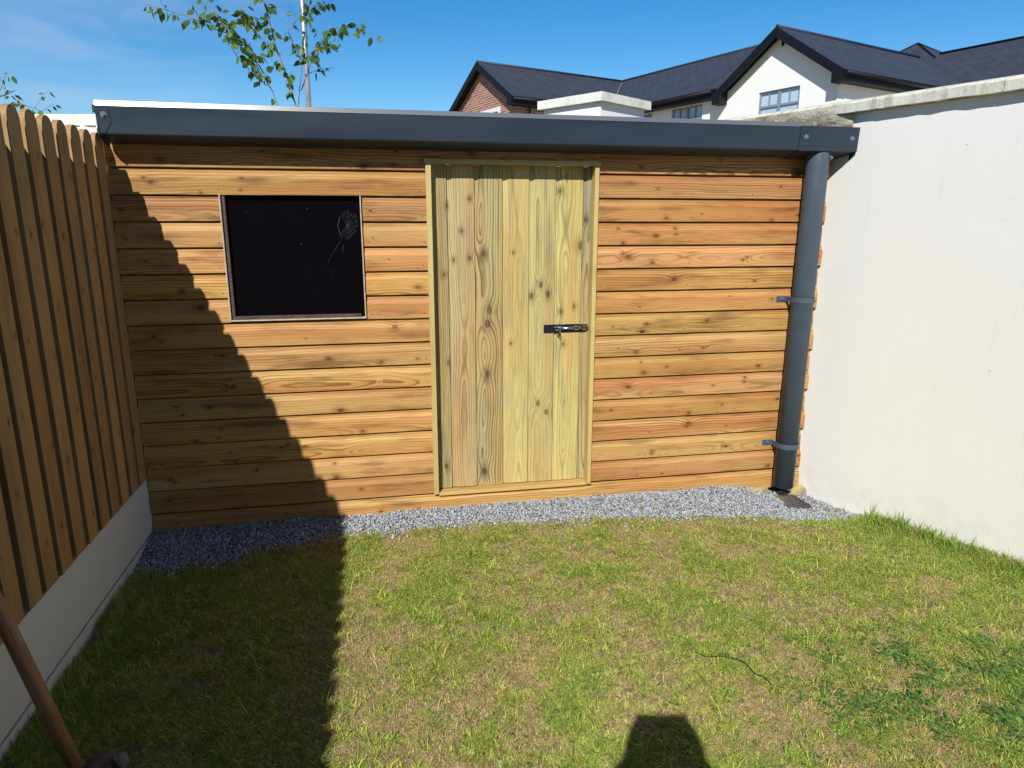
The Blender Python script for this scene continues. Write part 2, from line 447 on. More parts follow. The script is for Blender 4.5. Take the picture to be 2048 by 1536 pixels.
def handle_mat():
    t = NT('worn_handle_wood'); gx = t.sep(t.attr('gc'))
    a = t.noise(t.comb(t.math('MULTIPLY', gx[0], 6), t.math('MULTIPLY', gx[1], 120), 0.0), 1.0, 4, 0.6)
    b = t.noise(t.comb(t.math('MULTIPLY', gx[0], 9), t.math('MULTIPLY', gx[1], 20), 3.0), 1.0, 3, 0.6)
    c = t.mix(t.rng(a, 0.35, 0.7), (0.34, 0.165, 0.085), (0.20, 0.085, 0.04))
    c = t.mix(t.rng(b, 0.52, 0.75, 0, 0.7), c, (0.09, 0.045, 0.03))
    t.col(c); t.set(Roughness=0.55); t.bump(a, 0.3, 0.002)
    return t.m
M_HANDLE = handle_mat()
def glass_mat(name, c, rough, spec):
    t = NT(name); o = t.obj()
    sm = t.noise(o, 7, 5, 0.7)
    spk = t.n.new('ShaderNodeTexVoronoi'); spk.inputs['Scale'].default_value = 16.0
    t.link(o, spk.inputs['Vector'])
    cc = t.mix(t.rng(sm, 0.5, 0.8, 0, 0.5), c, tuple(q * 2.2 for q in c))
    cc = t.mix(t.rng(spk.outputs['Distance'], 0.02, 0.05, 0.35, 0.0), cc, (0.25, 0.22, 0.2))
    t.col(cc); t.set(Roughness=rough)
    t.b.inputs['Specular IOR Level'].default_value = spec
    return t.m
M_SHGLASS = glass_mat('dark_pane', (0.0035, 0.0028, 0.004), 0.22, 0.03)
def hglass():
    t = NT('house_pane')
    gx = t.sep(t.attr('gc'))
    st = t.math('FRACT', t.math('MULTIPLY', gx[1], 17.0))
    c = t.mix(t.rng(st, 0.55, 0.9), (0.52, 0.64, 0.74), (0.34, 0.46, 0.58))  # pale blues carry a painted sky reflection
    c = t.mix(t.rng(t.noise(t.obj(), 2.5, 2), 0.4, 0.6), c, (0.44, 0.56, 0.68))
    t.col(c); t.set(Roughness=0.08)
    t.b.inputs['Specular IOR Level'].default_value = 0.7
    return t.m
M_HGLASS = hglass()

def slate_mat():
    t = NT('roof_slate'); br = t.n.new('ShaderNodeTexBrick')
    t.link(t.attr('gc'), br.inputs['Vector'])
    br.offset = 0.5
    br.inputs['Color1'].default_value = (0.040, 0.045, 0.064, 1)
    br.inputs['Color2'].default_value = (0.052, 0.058, 0.078, 1)
    br.inputs['Mortar'].default_value = (0.024, 0.027, 0.038, 1)
    br.inputs['Scale'].default_value = 1.0
    br.inputs['Mortar Size'].default_value = 0.018
    br.inputs['Mortar Smooth'].default_value = 0.4
    br.inputs['Bias'].default_value = 0.0
    br.inputs['Brick Width'].default_value = 0.36
    br.inputs['Row Height'].default_value = 0.20
    n = t.noise(t.attr('gc'), 2.4, 5, 0.65)
    c = t.mix(t.rng(n, 0.4, 0.8, 0, 0.5), br.outputs[0], (0.068, 0.074, 0.095))
    t.col(c); t.set(Roughness=0.55)
    rr = t.sep(t.attr('gc'))
    stepv = t.math('FRACT', t.math('DIVIDE', rr[1], 0.20))
    t.bump(t.math('SUBTRACT', 1.0, stepv), 0.5, 0.02)
    return t.m
M_SLATE = slate_mat()
def brick_mat():
    t = NT('red_brick'); br = t.n.new('ShaderNodeTexBrick')
    t.link(t.attr('gc'), br.inputs['Vector']); br.offset = 0.5
    br.inputs['Color1'].default_value = (0.40, 0.135, 0.075, 1)
    br.inputs['Color2'].default_value = (0.17, 0.055, 0.042, 1)
    br.inputs['Mortar'].default_value = (0.46, 0.41, 0.35, 1)
    br.inputs['Scale'].default_value = 1.0
    br.inputs['Mortar Size'].default_value = 0.011
    br.inputs['Brick Width'].default_value = 0.235
    br.inputs['Row Height'].default_value = 0.080
    br.inputs['Bias'].default_value = -0.15
    n = t.noise(t.attr('gc'), 6, 4, 0.6)
    c = t.mix(t.rng(n, 0.5, 0.75, 0, 0.35), br.outputs[0], (0.50, 0.25, 0.16))
    t.col(c); t.set(Roughness=0.85); t.bump(br.outputs['Fac'], -0.4, 0.01)
    return t.m
M_BRICK = brick_mat()

def leaf_mat(name, c1, c2, trans=0.35):
    t = NT(name)
    at = t.attr('tint'); gx = t.sep(at)
    c = t.mix(gx[0], c1, c2)
    t.col(c); t.set(Roughness=0.5)
    t.b.inputs['Specular IOR Level'].default_value = 0.35
    tr = t.n.new('ShaderNodeBsdfTranslucent')
    t.link(t.mix(0.5, c, (0.25, 0.36, 0.04)), tr.inputs[0])
    ms = t.n.new('ShaderNodeMixShader'); ms.inputs[0].default_value = trans
    t.link(t.b.outputs[0], ms.inputs[1]); t.link(tr.outputs[0], ms.inputs[2])
    t.link(ms.outputs[0], t.out.inputs[0])
    return t.m
M_LEAF = leaf_mat('tree_leaf', (0.05, 0.115, 0.022), (0.15, 0.25, 0.045))
M_BARK = simple('young_bark', (0.30, 0.24, 0.18), 0.8, nscale=40, c2=(0.12, 0.08, 0.06))

def blade_mat(name):
    t = NT(name)
    c = t.attr('bc')
    t.col(c); t.set(Roughness=0.65)
    t.b.inputs['Specular IOR Level'].default_value = 0.2
    tr = t.n.new('ShaderNodeBsdfTranslucent')
    t.link(c, tr.inputs[0])
    ms = t.n.new('ShaderNodeMixShader'); ms.inputs[0].default_value = 0.28
    t.link(t.b.outputs[0], ms.inputs[1]); t.link(tr.outputs[0], ms.inputs[2])
    t.link(ms.outputs[0], t.out.inputs[0])
    return t.m
M_BLADE = blade_mat('grass_blade')
def stone_chip_mat():
    t = NT('gravel_chip'); c = t.attr('bc'); 
    n = t.noise(t.obj(), 220, 3, 0.6)
    t.col(t.mix(t.rng(n, 0.35, 0.7, 0, 0.35), c, (0.12, 0.13, 0.15)))
    t.set(Roughness=0.8); t.b.inputs['Specular IOR Level'].default_value = 0.25
    return t.m
M_CHIP = stone_chip_mat()
def soil_mat():
    t = NT('lawn_soil'); o = t.obj()
    a = t.noise(o, 3.0, 5, 0.6); b = t.noise(o, 40, 5, 0.7); c_ = t.noise(o, 170, 3, 0.7)
    c = t.mix(t.rng(a, 0.35, 0.65), (0.40, 0.30, 0.15), (0.27, 0.235, 0.09))
    c = t.mix(t.rng(b, 0.42, 0.68, 0, 0.9), c, (0.075, 0.06, 0.03))
    c = t.mix(t.rng(c_, 0.45, 0.7, 0, 0.7), c, (0.48, 0.37, 0.20))
    t.col(c); t.set(Roughness=0.95); t.b.inputs['Specular IOR Level'].default_value = 0.1
    t.bump(t.math('ADD', b, c_), 0.8, 0.012)
    return t.m
M_SOIL = soil_mat()

# ------------------------------------------------------------ ground
def vnoise(x, y, seed=0):
    """smooth value noise on arrays"""
    def h(ix, iy):
        n = np.sin(ix * 127.1 + iy * 311.7 + seed * 74.7) * 43758.5453
        return n - np.floor(n)
    ix = np.floor(x); iy = np.floor(y); fx = x - ix; fy = y - iy
    fx = fx * fx * (3 - 2 * fx); fy = fy * fy * (3 - 2 * fy)
    return (h(ix, iy) * (1 - fx) * (1 - fy) + h(ix + 1, iy) * fx * (1 - fy) + h(ix, iy + 1) * (1 - fx) * fy + h(ix + 1, iy + 1) * fx * fy)
def fbm(x, y, seed=0, o=4):
    a = 0.5; s = 0; t = 0
    for i in range(o):
        s = s + a * vnoise(x, y, seed + i * 13); t += a; x = x * 2.03; y = y * 2.03; a *= 0.5
    return s / t
def sst(a, b, x):
    t = np.clip((x - a) / (b - a), 0, 1); return t * t * (3 - 2 * t)
WA = 0.40                                   # right wall: x = 3.5 + WA * (-y)
def wallx(y): return 3.5 - WA * y
def gh(x, y):
    x = np.asarray(x, float); y = np.asarray(y, float)
    h = -0.004 - 0.036 * sst(0.0, 0.35, -y)
    h = h - 0.020 * sst(1.2, 0.0, x) * sst(0.1, 0.4, -y)
    h = h - 0.050 * sst(2.95, 3.4, x) * sst(0.55, 0.1, -y)
    h = h - 0.022 * sst(3.1, 3.45, x) * sst(1.3, 0.3, -y)
    h = h + 0.014 * (fbm(x * 3, y * 3, 3) - 0.5) + 0.008 * (fbm(x * 11, y * 11, 8) - 0.5)
    far = sst(8, 14, np.hypot(x - 2, y))
    return h * (1 - far) - 0.06 * far
def grid_axis(lo, hi, step):
    a = list(np.arange(lo, hi, step))
    b = [hi + d for d in (0, .15, .5, 1, 2, 4, 8, 16, 40, 120, 400, 1200)]
    c = [lo - d for d in (1200, 400, 120, 40, 16, 8, 4, 2, 1, .5, .15)]
    return np.array(c + a + b)
gx_ = grid_axis(-0.3, 4.6, 0.04); gy_ = grid_axis(-3.0, 0.3, 0.04)
GX, GY = np.meshgrid(gx_, gy_, indexing='ij')
GZ = gh(GX, GY)
me = bpy.data.meshes.new('ground')
nx, ny = len(gx_), len(gy_)
idx = np.arange(nx * ny).reshape(nx, ny)
fc = np.stack([idx[:-1, :-1], idx[1:, :-1], idx[1:, 1:], idx[:-1, 1:]], -1).reshape(-1, 4)
me.from_pydata(np.stack([GX, GY, GZ], -1).reshape(-1, 3).tolist(), [], fc.tolist())
me.polygons.foreach_set('use_smooth', [True] * len(me.polygons))
me.materials.append(M_SOIL)
ground = bpy.data.objects.new('ground', me); COL.objects.link(ground)
tag(ground, kind='structure', label='brown thatchy soil under the lawn')

def add_raw(name, V, loops, starts, totals, bc, mat, sm=False):
    me = bpy.data.meshes.new(name)
    me.vertices.add(len(V)); me.vertices.foreach_set('co', V.astype(np.float32).ravel())
    me.loops.add(len(loops)); me.loops.foreach_set('vertex_index', loops.astype(np.int32))
    me.polygons.add(len(starts)); me.polygons.foreach_set('loop_start', starts.astype(np.int32))
    me.update(calc_edges=True)
    if sm: me.polygons.foreach_set('use_smooth', np.ones(len(starts), bool))
    at = me.attributes.new('bc', 'FLOAT_VECTOR', 'POINT'); at.data.foreach_set('vector', bc.astype(np.float32).ravel())
    me.materials.append(mat)
    me.validate()
    o = bpy.data.objects.new(name, me); COL.objects.link(o)
    return o

# gravel edge (distance from the shed front where the grass starts), by x
GEX = np.array([-0.2, 0.09, 0.5, 0.94, 1.43, 2.0, 2.46, 2.9, 3.19, 3.5, 4.5])
GEY = np.array([0.37, 0.36, 0.25, 0.175, 0.185, 0.21, 0.25, 0.33, 0.40, 0.40, 0.40])
def gravel_edge(x, y=None):
    return np.interp(x, GEX, GEY) + 0.07 * (fbm(x * 7, x * 0 + 2.0, 5) - 0.5)

# --- lawn blades
def blades(name, x, y, length, lean, width, colr, mat=M_BLADE):
    n = len(x)
    th = rng.uniform(0, 2 * np.pi, n)
    dx, dy = np.cos(th), np.sin(th)
    wx, wy = -dy * width / 2, dx * width / 2
    z0 = gh(x, y) - 0.004
    hor1 = length * 0.5 * np.sin(lean * 0.6); ver1 = length * 0.5 * np.cos(lean * 0.6)
    l2 = np.clip(lean * 1.25, 0, 1.68)
    hor2 = hor1 + length * 0.5 * np.sin(l2); ver2 = ver1 + length * 0.5 * np.cos(l2)
    V = np.zeros((n, 5, 3))
    V[:, 0] = np.stack([x - wx, y - wy, z0], -1); V[:, 1] = np.stack([x + wx, y + wy, z0], -1)
    mx, my = x + dx * hor1, y + dy * hor1
    V[:, 2] = np.stack([mx + wx * .9, my + wy * .9, z0 + ver1], -1); V[:, 3] = np.stack([mx - wx * .9, my - wy * .9, z0 + ver1], -1)
    V[:, 4] = np.stack([x + dx * hor2, y + dy * hor2, z0 + ver2], -1)
    b = (np.arange(n) * 5)[:, None]
    loops = np.concatenate([b + 0, b + 1, b + 2, b + 3, b + 3, b + 2, b + 4], 1).ravel()
    st = (np.arange(n) * 7)[:, None] + np.array([[0, 4]])
    bc = np.repeat(colr[:, None, :], 5, 1)
    return add_raw(name, V.reshape(-1, 3), loops, st.ravel(), None, bc.reshape(-1, 3), mat)

def lawn():
    n = 880000
    # denser in front of the camera, thinner further out
    x = rng.uniform(-0.0, 5.2, n); y = -np.where(rng.uniform(0, 1, n) < 0.92, rng.uniform(0.12, 2.15, n), rng.uniform(2.1, 4.6, n))
    keep = (x < wallx(y) - 0.005) & (x > 0.012)
    near = sst(-2.3, -1.9, y)
    x, y = x[keep], y[keep]; n = len(x)
    ge = gravel_edge(x)
    d = (-y) - ge
    stray = fbm(x * 9, y * 9, 17)
    patchy = (stray > 0.56) & (x > 1.9) & (x < 2.7) & (d > -0.11)
    keep = (rng.uniform(0, 1, n) < sst(-0.03, 0.05, d)) | (patchy & (rng.uniform(0, 1, n) < 0.30)) | ((x > 3.45) & (d > -0.22) & (rng.uniform(0, 1, n) < 0.25) & (stray > 0.45))
    x, y, d = x[keep], y[keep], d[keep]; n = len(x)
    wr = wallx(y) - x                       # distance to right wall
    g = fbm(x * 1.7 + 5, y * 1.7, 21)       # broad lushness
    g2 = fbm(x * 6, y * 6, 31)
    g3 = fbm(x * 15, y * 15, 41)
    g4 = fbm(x * 38, y * 38, 51, 2)
    lush = 0.52 + 0.75 * (g - 0.5) + 1.0 * (g2 - 0.5) + 1.3 * (g3 - 0.5) + 0.9 * (g4 - 0.5)
    lush = lush + 0.38 * sst(0.55, 0.05, wr) + 0.30 * sst(0.5, 0.05, x) + 0.12 * sst(-1.3, -1.9, y) + 0.20 * sst(2.3, 3.4, x)
    lush = lush - 0.24 * sst(-0.95, -0.35, y) * sst(0.7, 0.3, wr) * sst(0.3, 1.0, x)
    lush = lush - 0.15 * np.exp(-((x - 1.9) ** 2 + (y + 0.5) ** 2) / 0.08) - 0.2 * np.exp(-((x - 1.9) ** 2 + (y + 0.95) ** 2) / 0.03)
    lush = lush - 0.25 * np.exp(-((x - 3.15) ** 2 + (y + 0.55) ** 2) / 0.03)
    # thin the dry spots so that the thatch shows
    keep = rng.uniform(0, 1, n) < 0.72 + 0.28 * sst(0.2, 0.6, lush)
    x, y, lush, wr, d, g2, g3 = x[keep], y[keep], lush[keep], wr[keep], d[keep], g2[keep], g3[keep]; n = len(x)
    r = rng.uniform(0, 1, n)
    green = r < 0.24 + 0.58 * sst(0.10, 0.85, lush)
    tan = np.array([0.72, 0.54, 0.29]); tan2 = np.array([0.58, 0.36, 0.20]); straw = np.array([0.82, 0.72, 0.44])
    gr1 = np.array([0.25, 0.40, 0.055]); gr2 = np.array([0.45, 0.53, 0.085]); gr3 = np.array([0.11, 0.24, 0.05]); yel = np.array([0.62, 0.62, 0.13])
    q = rng.uniform(0, 1, (n, 1)); q2 = rng.uniform(0, 1, (n, 1))
    cg = gr1 * (1 - q) + gr2 * q
    cg = np.where(q2 < 0.15, gr3, cg); cg = np.where(q2 > 0.74, yel, cg)
    dk = sst(0.75, 1.15, lush)[:, None] * 0.55
    cg = cg * (1 - dk) + gr1 * 0.9 * dk
    ct = tan * (1 - q) + tan2 * q; ct = np.where(q2 > 0.85, straw, ct)
    c = np.where(green[:, None], cg, ct) * rng.uniform(0.6, 1.3, (n, 1)) * (0.72 + 0.56 * fbm(x * 55, y * 55, 61, 2))[:, None]
    edge = sst(0.22, 0.02, wr) + sst(0.20, 0.02, x)
    ln = rng.uniform(0.014, 0.038, n) * (0.8 + 0.5 * sst(0.3, 0.9, lush)) + edge * rng.uniform(0, 0.032, n) * (g3 > 0.42)
    ln = np.where(rng.uniform(0, 1, n) < 0.03, ln * 1.9, ln)
    lean = rng.uniform(0.95, 1.56, n) - 0.85 * np.clip(edge, 0, 1) * rng.uniform(0, 1, n)
    lean = np.where(green, lean, lean * 1.15)
    wd = np.where(green, rng.uniform(0.0014, 0.0030, n), rng.uniform(0.0010, 0.0020, n))
    o = blades('grass', x, y, ln, np.clip(lean, 0.1, 1.56), wd, c)
    tag(o, 'patchy short green and straw coloured lawn in front of the shed', 'grass', kind='stuff')
lawn()

def tufts():
    """long coarse blades: along both walls and in loose tufts on the lawn"""
    xs, ys, ls, le, wd = [], [], [], [], []
    def tuft(cx, cy, k, l, spread=0.02, w=0.004, lean=(0.2, 0.9)):
        for _ in range(k):
            xs.append(cx + rnd.gauss(0, spread)); ys.append(cy + rnd.gauss(0, spread))
            ls.append(l * rnd.uniform(0.55, 1.15)); le.append(rnd.uniform(*lean)); wd.append(w * rnd.uniform(0.6, 1.2))
    for i in range(150):
        y = -rnd.uniform(0.48, 2.2) ; x = wallx(y) - abs(rnd.gauss(0.0, 0.06)) - 0.015
        tuft(x, y, rnd.randint(4, 13), rnd.uniform(0.05, 0.115), 0.018, 0.0042)
    for i in range(85):
        y = -rnd.uniform(0.36, 2.2); x = 0.02 + abs(rnd.gauss(0, 0.05))
        tuft(x, y, rnd.randint(3, 9), rnd.uniform(0.035, 0.085), 0.014, 0.0036)
    for i in range(420):
        x = rnd.uniform(0.1, 4.2); y = -rnd.uniform(0.3, 2.1)
        if x > wallx(y) - 0.05: continue
        tuft(x, y, rnd.randint(5, 12), rnd.uniform(0.025, 0.05), 0.016, 0.0038, (0.5, 1.25))
    # taller weed stalks by the wall foot
    tuft(3.63, -0.44, 5, 0.13, 0.01, 0.006, (0.1, 0.45)); tuft(3.55, -0.30, 8, 0.06, 0.012, 0.004)
    tuft(3.60, -0.36, 8, 0.05, 0.02, 0.004); tuft(3.80, -0.82, 6, 0.09, 0.012, 0.004, (0.1, 0.6))
    xs_ = np.array(xs); ys_ = np.array(ys); n = len(xs)
    ok = (xs_ < wallx(ys_) - 0.004) & (xs_ > 0.012)
    q = rng.uniform(0, 1, (n, 1))
    c = np.array([0.15, 0.285, 0.04]) * (1 - q) + np.array([0.30, 0.42, 0.08]) * q
    c = np.where(rng.uniform(0, 1, (n, 1)) < 0.09, np.array([0.50, 0.42, 0.22]), c)
    o = blades('grass', xs_[ok], ys_[ok], np.array(ls)[ok], np.array(le)[ok], np.array(wd)[ok], c[ok])
    tag(o, 'longer coarse green tufts along the foot of both walls', 'grass', kind='stuff')
tufts()

def clover():
    n = 7000
    x = rng.normal(2.95, 0.24, n); y = rng.normal(-1.72, 0.15, n)
    x2 = rng.uniform(1.2, 4.0, 900); y2 = rng.uniform(-2.0, -0.4, 900)
    m = fbm(x2 * 4, y2 * 4, 71) > 0.66
    x = np.concatenate([x, x2[m]]); y = np.concatenate([y, y2[m]])
    k = (x < wallx(y) - 0.01) & (fbm(x * 8, y * 8, 91) + rng.normal(0, 0.08, len(x)) > 0.50)
    x, y = x[k], y[k]; n = len(x)
    z = gh(x, y) + rng.uniform(0.003, 0.020, n)
    R = rng.uniform(0.0026, 0.0052, n)
    th0 = rng.uniform(0, 6.28, n)
    Vs = []; lp = []; st = []; cc = []; vb = 0; lb = 0
    tilt = rng.uniform(-0.45, 0.45, (n, 2))
    for j in range(3):
        a = th0 + j * 2.094
        cx_, cy_2 = x + np.cos(a) * R * 0.95, y + np.sin(a) * R * 0.95
        ring = []
        for q in range(6):
            b = a + q * math.pi / 3
            px, py = cx_ + np.cos(b) * R * 0.9, cy_2 + np.sin(b) * R * 0.9
            ring.append(np.stack([px, py, z + (px - x) * tilt[:, 0] + (py - y) * tilt[:, 1]], -1))
        Vs.append(np.stack(ring, 1).reshape(-1, 3))
    V = np.concatenate(Vs)
    m_ = len(V) // 6
    loops = np.arange(len(V)); st = np.arange(m_) * 6
    c = np.array([0.10, 0.20, 0.045]) * rng.uniform(0.6, 1.6, (m_, 1))
    o = add_raw('clover', V, loops, st, None, np.repeat(c, 6, 0), M_BLADE)
    tag(o, 'darker green clover patch in the right foreground of the lawn', 'clover', kind='stuff')
clover()

def gravel():
    n = 52000
    x = rng.uniform(0.0, 3.95, n); y = -rng.uniform(-0.01, 0.56, n)
    d = -y - gravel_edge(x)
    k = (x < wallx(y) - 0.004) & (x > 0.004) & ((d < 0.0) | (rng.uniform(0, 1, n) < 0.3 * np.exp(-np.clip(d, 0, 1) / 0.03) ))
    # not on the drain grate
    k &= ~((x > 3.30) & (x < 3.445) & (y < -0.035) & (y > -0.21))
    x, y = x[k], y[k]; n = len(x)
    s = rng.uniform(0.004, 0.0092, n)
    z = gh(x, y) + rng.uniform(-0.003, 0.011, n)
    base = np.array([[1, 0, 0], [-1, 0, 0], [0, 1, 0], [0, -1, 0], [0, 0, 1], [0, 0, -1], [.65, .65, .5], [-.65, .6, -.5]], float)[:6]
    P = base[None] * rng.uniform(0.65, 1.25, (n, 6, 1)) + rng.normal(0, 0.22, (n, 6, 3))
    # random rotation about z and a tilt
    a = rng.uniform(0, 6.28, n); b = rng.uniform(0, 6.28, n)
    P[..., 2] *= rng.uniform(0.5, 0.9, (n, 1)); 
    ca, sa = np.cos(b)[:, None], np.sin(b)[:, None]
    yy = P[..., 1] * ca - P[..., 2] * sa; zz = P[..., 1] * sa + P[..., 2] * ca; P[..., 1] = yy; P[..., 2] = zz
    ca, sa = np.cos(a)[:, None], np.sin(a)[:, None]
    xx = P[..., 0] * ca - P[..., 1] * sa; yy = P[..., 0] * sa + P[..., 1] * ca; P[..., 0] = xx; P[..., 1] = yy
    P = P * s[:, None, None] + np.stack([x, y, z], -1)[:, None]
    tri = np.array([[0, 2, 4], [2, 1, 4], [1, 3, 4], [3, 0, 4], [2, 0, 5], [1, 2, 5], [3, 1, 5], [0, 3, 5]])
    loops = ((np.arange(n) * 6)[:, None, None] + tri[None]).ravel()
    st = np.arange(n * 8) * 3
    q = rng.uniform(0, 1, (n, 1))
    c = np.array([0.26, 0.28, 0.32]) * (1 - q) + np.array([0.56, 0.58, 0.61]) * q
    c = np.where(rng.uniform(0, 1, (n, 1)) < 0.12, c * 0.5, c)
    c = np.where(rng.uniform(0, 1, (n, 1)) < 0.03, np.array([0.42, 0.35, 0.27]), c)
    o = add_raw('gravel', P.reshape(-1, 3), loops, st, None, np.repeat(c, 6, 0), M_CHIP)
    tag(o, 'strip of grey limestone chippings along the shed base', 'gravel', kind='stuff')
gravel()

# ------------------------------------------------------------ the shed
PITCH = 0.115; Z0 = 0.088; DOORX0, DOORX1 = 1.370, 2.215
WX0, WX1, WZ0, WZ1 = 0.453, 1.064, 1.016, 1.580
shed = empty('garden_shed', (0, 0, 0))
tag(shed, 'wooden lean-to shed with horizontal cladding and yellowish plank door', 'shed')

def board_tints(i):
    r = random.Random(100 + i)
    k = r.uniform(0.86, 1.12)
    return (k * r.uniform(0.98, 1.04), k * r.uniform(0.93, 1.06), k * r.uniform(0.84, 1.10))
# profile of one shiplap board: (v up the board, outward)
PROF = [(0.0003, -0.030), (0.0003, -0.0012), (0.0018, 0.0), (0.0730, 0.0), (0.0760, -0.0009), (0.0815, -0.0040), (0.0875, -0.0082), (0.0940, -0.0108), (0.1045, -0.0112), (0.1068, -0.0116), (0.1072, -0.030), (0.1150, -0.030)]
clad = MB()
def hboard(x0, x1, zb, h, seed, tint, top=None, nails=True):
    r = random.Random(int(seed * 1000))
    ks = []
    uu = x0 + r.uniform(0.03, 0.45)
    while uu < x1 and len(ks) < 5:
        ks.append((uu, r.uniform(0.005, 0.075), r.choice([0.0025, 0.003, 0.004, 0.0055, 0.007, 0.010])))
        if r.random() < 0.3 and len(ks) < 5: ks.append((uu + r.uniform(-0.03, 0.03), r.uniform(0.02, 0.09), r.uniform(0.0035, 0.006)))
        uu += r.choice([r.uniform(0.10, 0.25), r.uniform(0.35, 0.7)])
    clad.ck = ks; clad.ctint = tint
    pr = [(a, b) for a, b in PROF]
    if h < PITCH - 0.01:                       # ripped board (bottom or top): keep a plain part of the face
        if top: pr = [(0.0005, -0.004), (0.0015, -0.0012), (0.004, 0), (h, 0), (h + 0.0001, -0.01)]
        else:
            off = PITCH - h
            pr = [(0.0, -0.006)] + [(max(a - off, 0.0), b) for a, b in PROF if a > 0.01]
    nseg = max(1, int((x1 - x0) / 0.35))
    rows = []
    bow = r.uniform(-0.0008, 0.0008)
    for i in range(nseg + 1):
        t = i / nseg; x = x0 + (x1 - x0) * t
        dz = bow * math.sin(t * math.pi * 1.7 + seed)
        rows.append([clad.vert((x, -b, zb + a + dz), (x, a, seed)) for a, b in pr])
    for i in range(nseg):
        for j in range(len(pr) - 1):
            clad.face((rows[i][j], rows[i + 1][j], rows[i + 1][j + 1], rows[i][j + 1]), 0)
    for e, s_ in ((0, 1), (-1, -1)):            # sawn board end
        r2 = [clad.vert((rows and (x0 if e == 0 else x1), 0.032, zb + a), (x0, a, seed)) for a, b in pr]
        for j in range(len(pr) - 1):
            clad.face((rows[e][j], rows[e][j + 1], r2[j + 1], r2[j]), 0)
    b0 = [clad.vert((x0, 0.032, zb), (x0, 0, seed)), clad.vert((x1, 0.032, zb), (x1, 0, seed))]
    clad.face((rows[0][0], rows[-1][0], b0[1], b0[0]), 0)
    if nails:
        nx_ = [x0 + 0.022, x1 - 0.022] + [q for q in (0.45, 1.33, 2.25, 2.72, 3.05) if x0 + 0.08 < q < x1 - 0.08]
        for q in nx_:
            q += r.uniform(-0.006, 0.006); zz = zb + min(0.022, h * 0.4) + r.uniform(-0.003, 0.003)
            rad = 0.0026
            ids = [clad.vert((q + math.cos(t) * rad * 1.25, -0.0005, zz + math.sin(t) * rad)) for t in np.linspace(0, 6.283, 7)[:-1]]
            clad.face(ids, 1)
LEFT, RIGHT = 0.004, 3.488
for k in range(-1, 16):
    zb = Z0 + PITCH * k; h = PITCH
    if k == -1: zb, h = -0.030, 0.118
    if k == 15: continue
    spans = []
    ztop = zb + h
    if k == -1: spans = [(LEFT, RIGHT)]
    elif k == 14: spans = None
    inwin = zb + 0.01 < WZ1 and ztop - 0.01 > WZ0
    if k == -1: pass
    elif inwin: spans = [(LEFT, WX0 - 0.006), (WX1 + 0.008, DOORX0)]
    else: spans = [(LEFT, DOORX0)]
    if k == 14: spans = [(LEFT, DOORX0)]
    if k >= 0: spans.append((DOORX1, RIGHT - (0.012 if k % 2 else 0.0) + rnd.uniform(-0.004, 0.004)))
    if k == 14:
        break
    for si, (a, b) in enumerate(spans):
        tnt = board_tints(k * 5 + (2 if a > 2 else 0))
        if a > 2 and k > 7: tnt = (tnt[0] * 0.98, tnt[1] * 0.93, tnt[2] * 0.88)
        hboard(a, b, zb, h, 0.37 + k * 0.713 + (3.1 if a > 2 else 0.0), tnt)
# topmost full board (to the lit line at 1.698) and the board behind the gutter
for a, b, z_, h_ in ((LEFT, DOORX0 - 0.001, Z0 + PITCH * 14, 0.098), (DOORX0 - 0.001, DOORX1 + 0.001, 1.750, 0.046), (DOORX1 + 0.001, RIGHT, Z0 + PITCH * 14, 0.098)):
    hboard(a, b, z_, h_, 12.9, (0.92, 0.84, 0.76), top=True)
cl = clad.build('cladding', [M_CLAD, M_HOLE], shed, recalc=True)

# side and back walls, dark inside
def plain_panel(mb, p0, p1, z0, z1, n, seed):
    """vertical clad wall from p0 to p1 (xy), ripple of boards facing n"""
    d = Vector((p1[0] - p0[0], p1[1] - p0[1], 0)); Ln = d.length; d.normalize()
    z = z0; i = 0
    while z < z1 - 0.01:
        h = min(PITCH, z1 - z)
        pr = [(0, 0.0), (h * 0.78, 0.0), (h * 0.9, -0.007), (h, -0.009)]
        mb.ctint = board_tints(300 + i + int(seed * 10))
        A = [mb.vert((p0[0] + n[0] * b, p0[1] + n[1] * b, z + a), (0, a, seed + i * .7)) for a, b in pr]
        B = [mb.vert((p1[0] + n[0] * b, p1[1] + n[1] * b, z + a), (Ln, a, seed + i * .7)) for a, b in pr]
        for j in range(3): mb.face((A[j], B[j], B[j + 1], A[j + 1]))
        z += h; i += 1
side = MB(); side.ck = []
plain_panel(side, (0.004, 0.016), (0.004, 1.15), -0.03, 1.80, (-1, 0), 2.0)
side.build('side_wall', M_CLAD, shed, recalc=False)
side = MB(); side.ck = []
plain_panel(side, (3.470, 0.016), (3.03, 1.15), -0.03, 1.80, (1, 0.4), 5.0)
side.build('side_wall', M_CLAD, shed, recalc=False)
side = MB(); side.ck = []
plain_panel(side, (0.004, 1.15), (3.03, 1.15), -0.03, 1.80, (0, 1), 9.0)
side.build('back_wall', M_CLAD, shed, recalc=False)
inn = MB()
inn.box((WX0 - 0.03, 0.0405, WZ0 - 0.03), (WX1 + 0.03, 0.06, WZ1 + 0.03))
inn.build('dark_backing', M_DARK, shed)  # near-black slab stands in for the unlit shed inside
rf = MB()
poly = [(0.012, -0.10), (3.485, -0.10), (3.485, 0.02), (3.03, 1.19), (0.012, 1.19)]
n0 = len(poly)
zt = lambda y: 1.932 - 0.035 * (y + 0.1)
A = [rf.vert((x, y, zt(y) - 0.03)) for x, y in poly]; B = [rf.vert((x, y, zt(y))) for x, y in poly]
rf.face(A[::-1]); rf.face(B)
for i in range(n0): rf.face((A[i], A[(i + 1) % n0], B[(i + 1) % n0], B[i]))
rf.build('roof', M_GUT, shed)

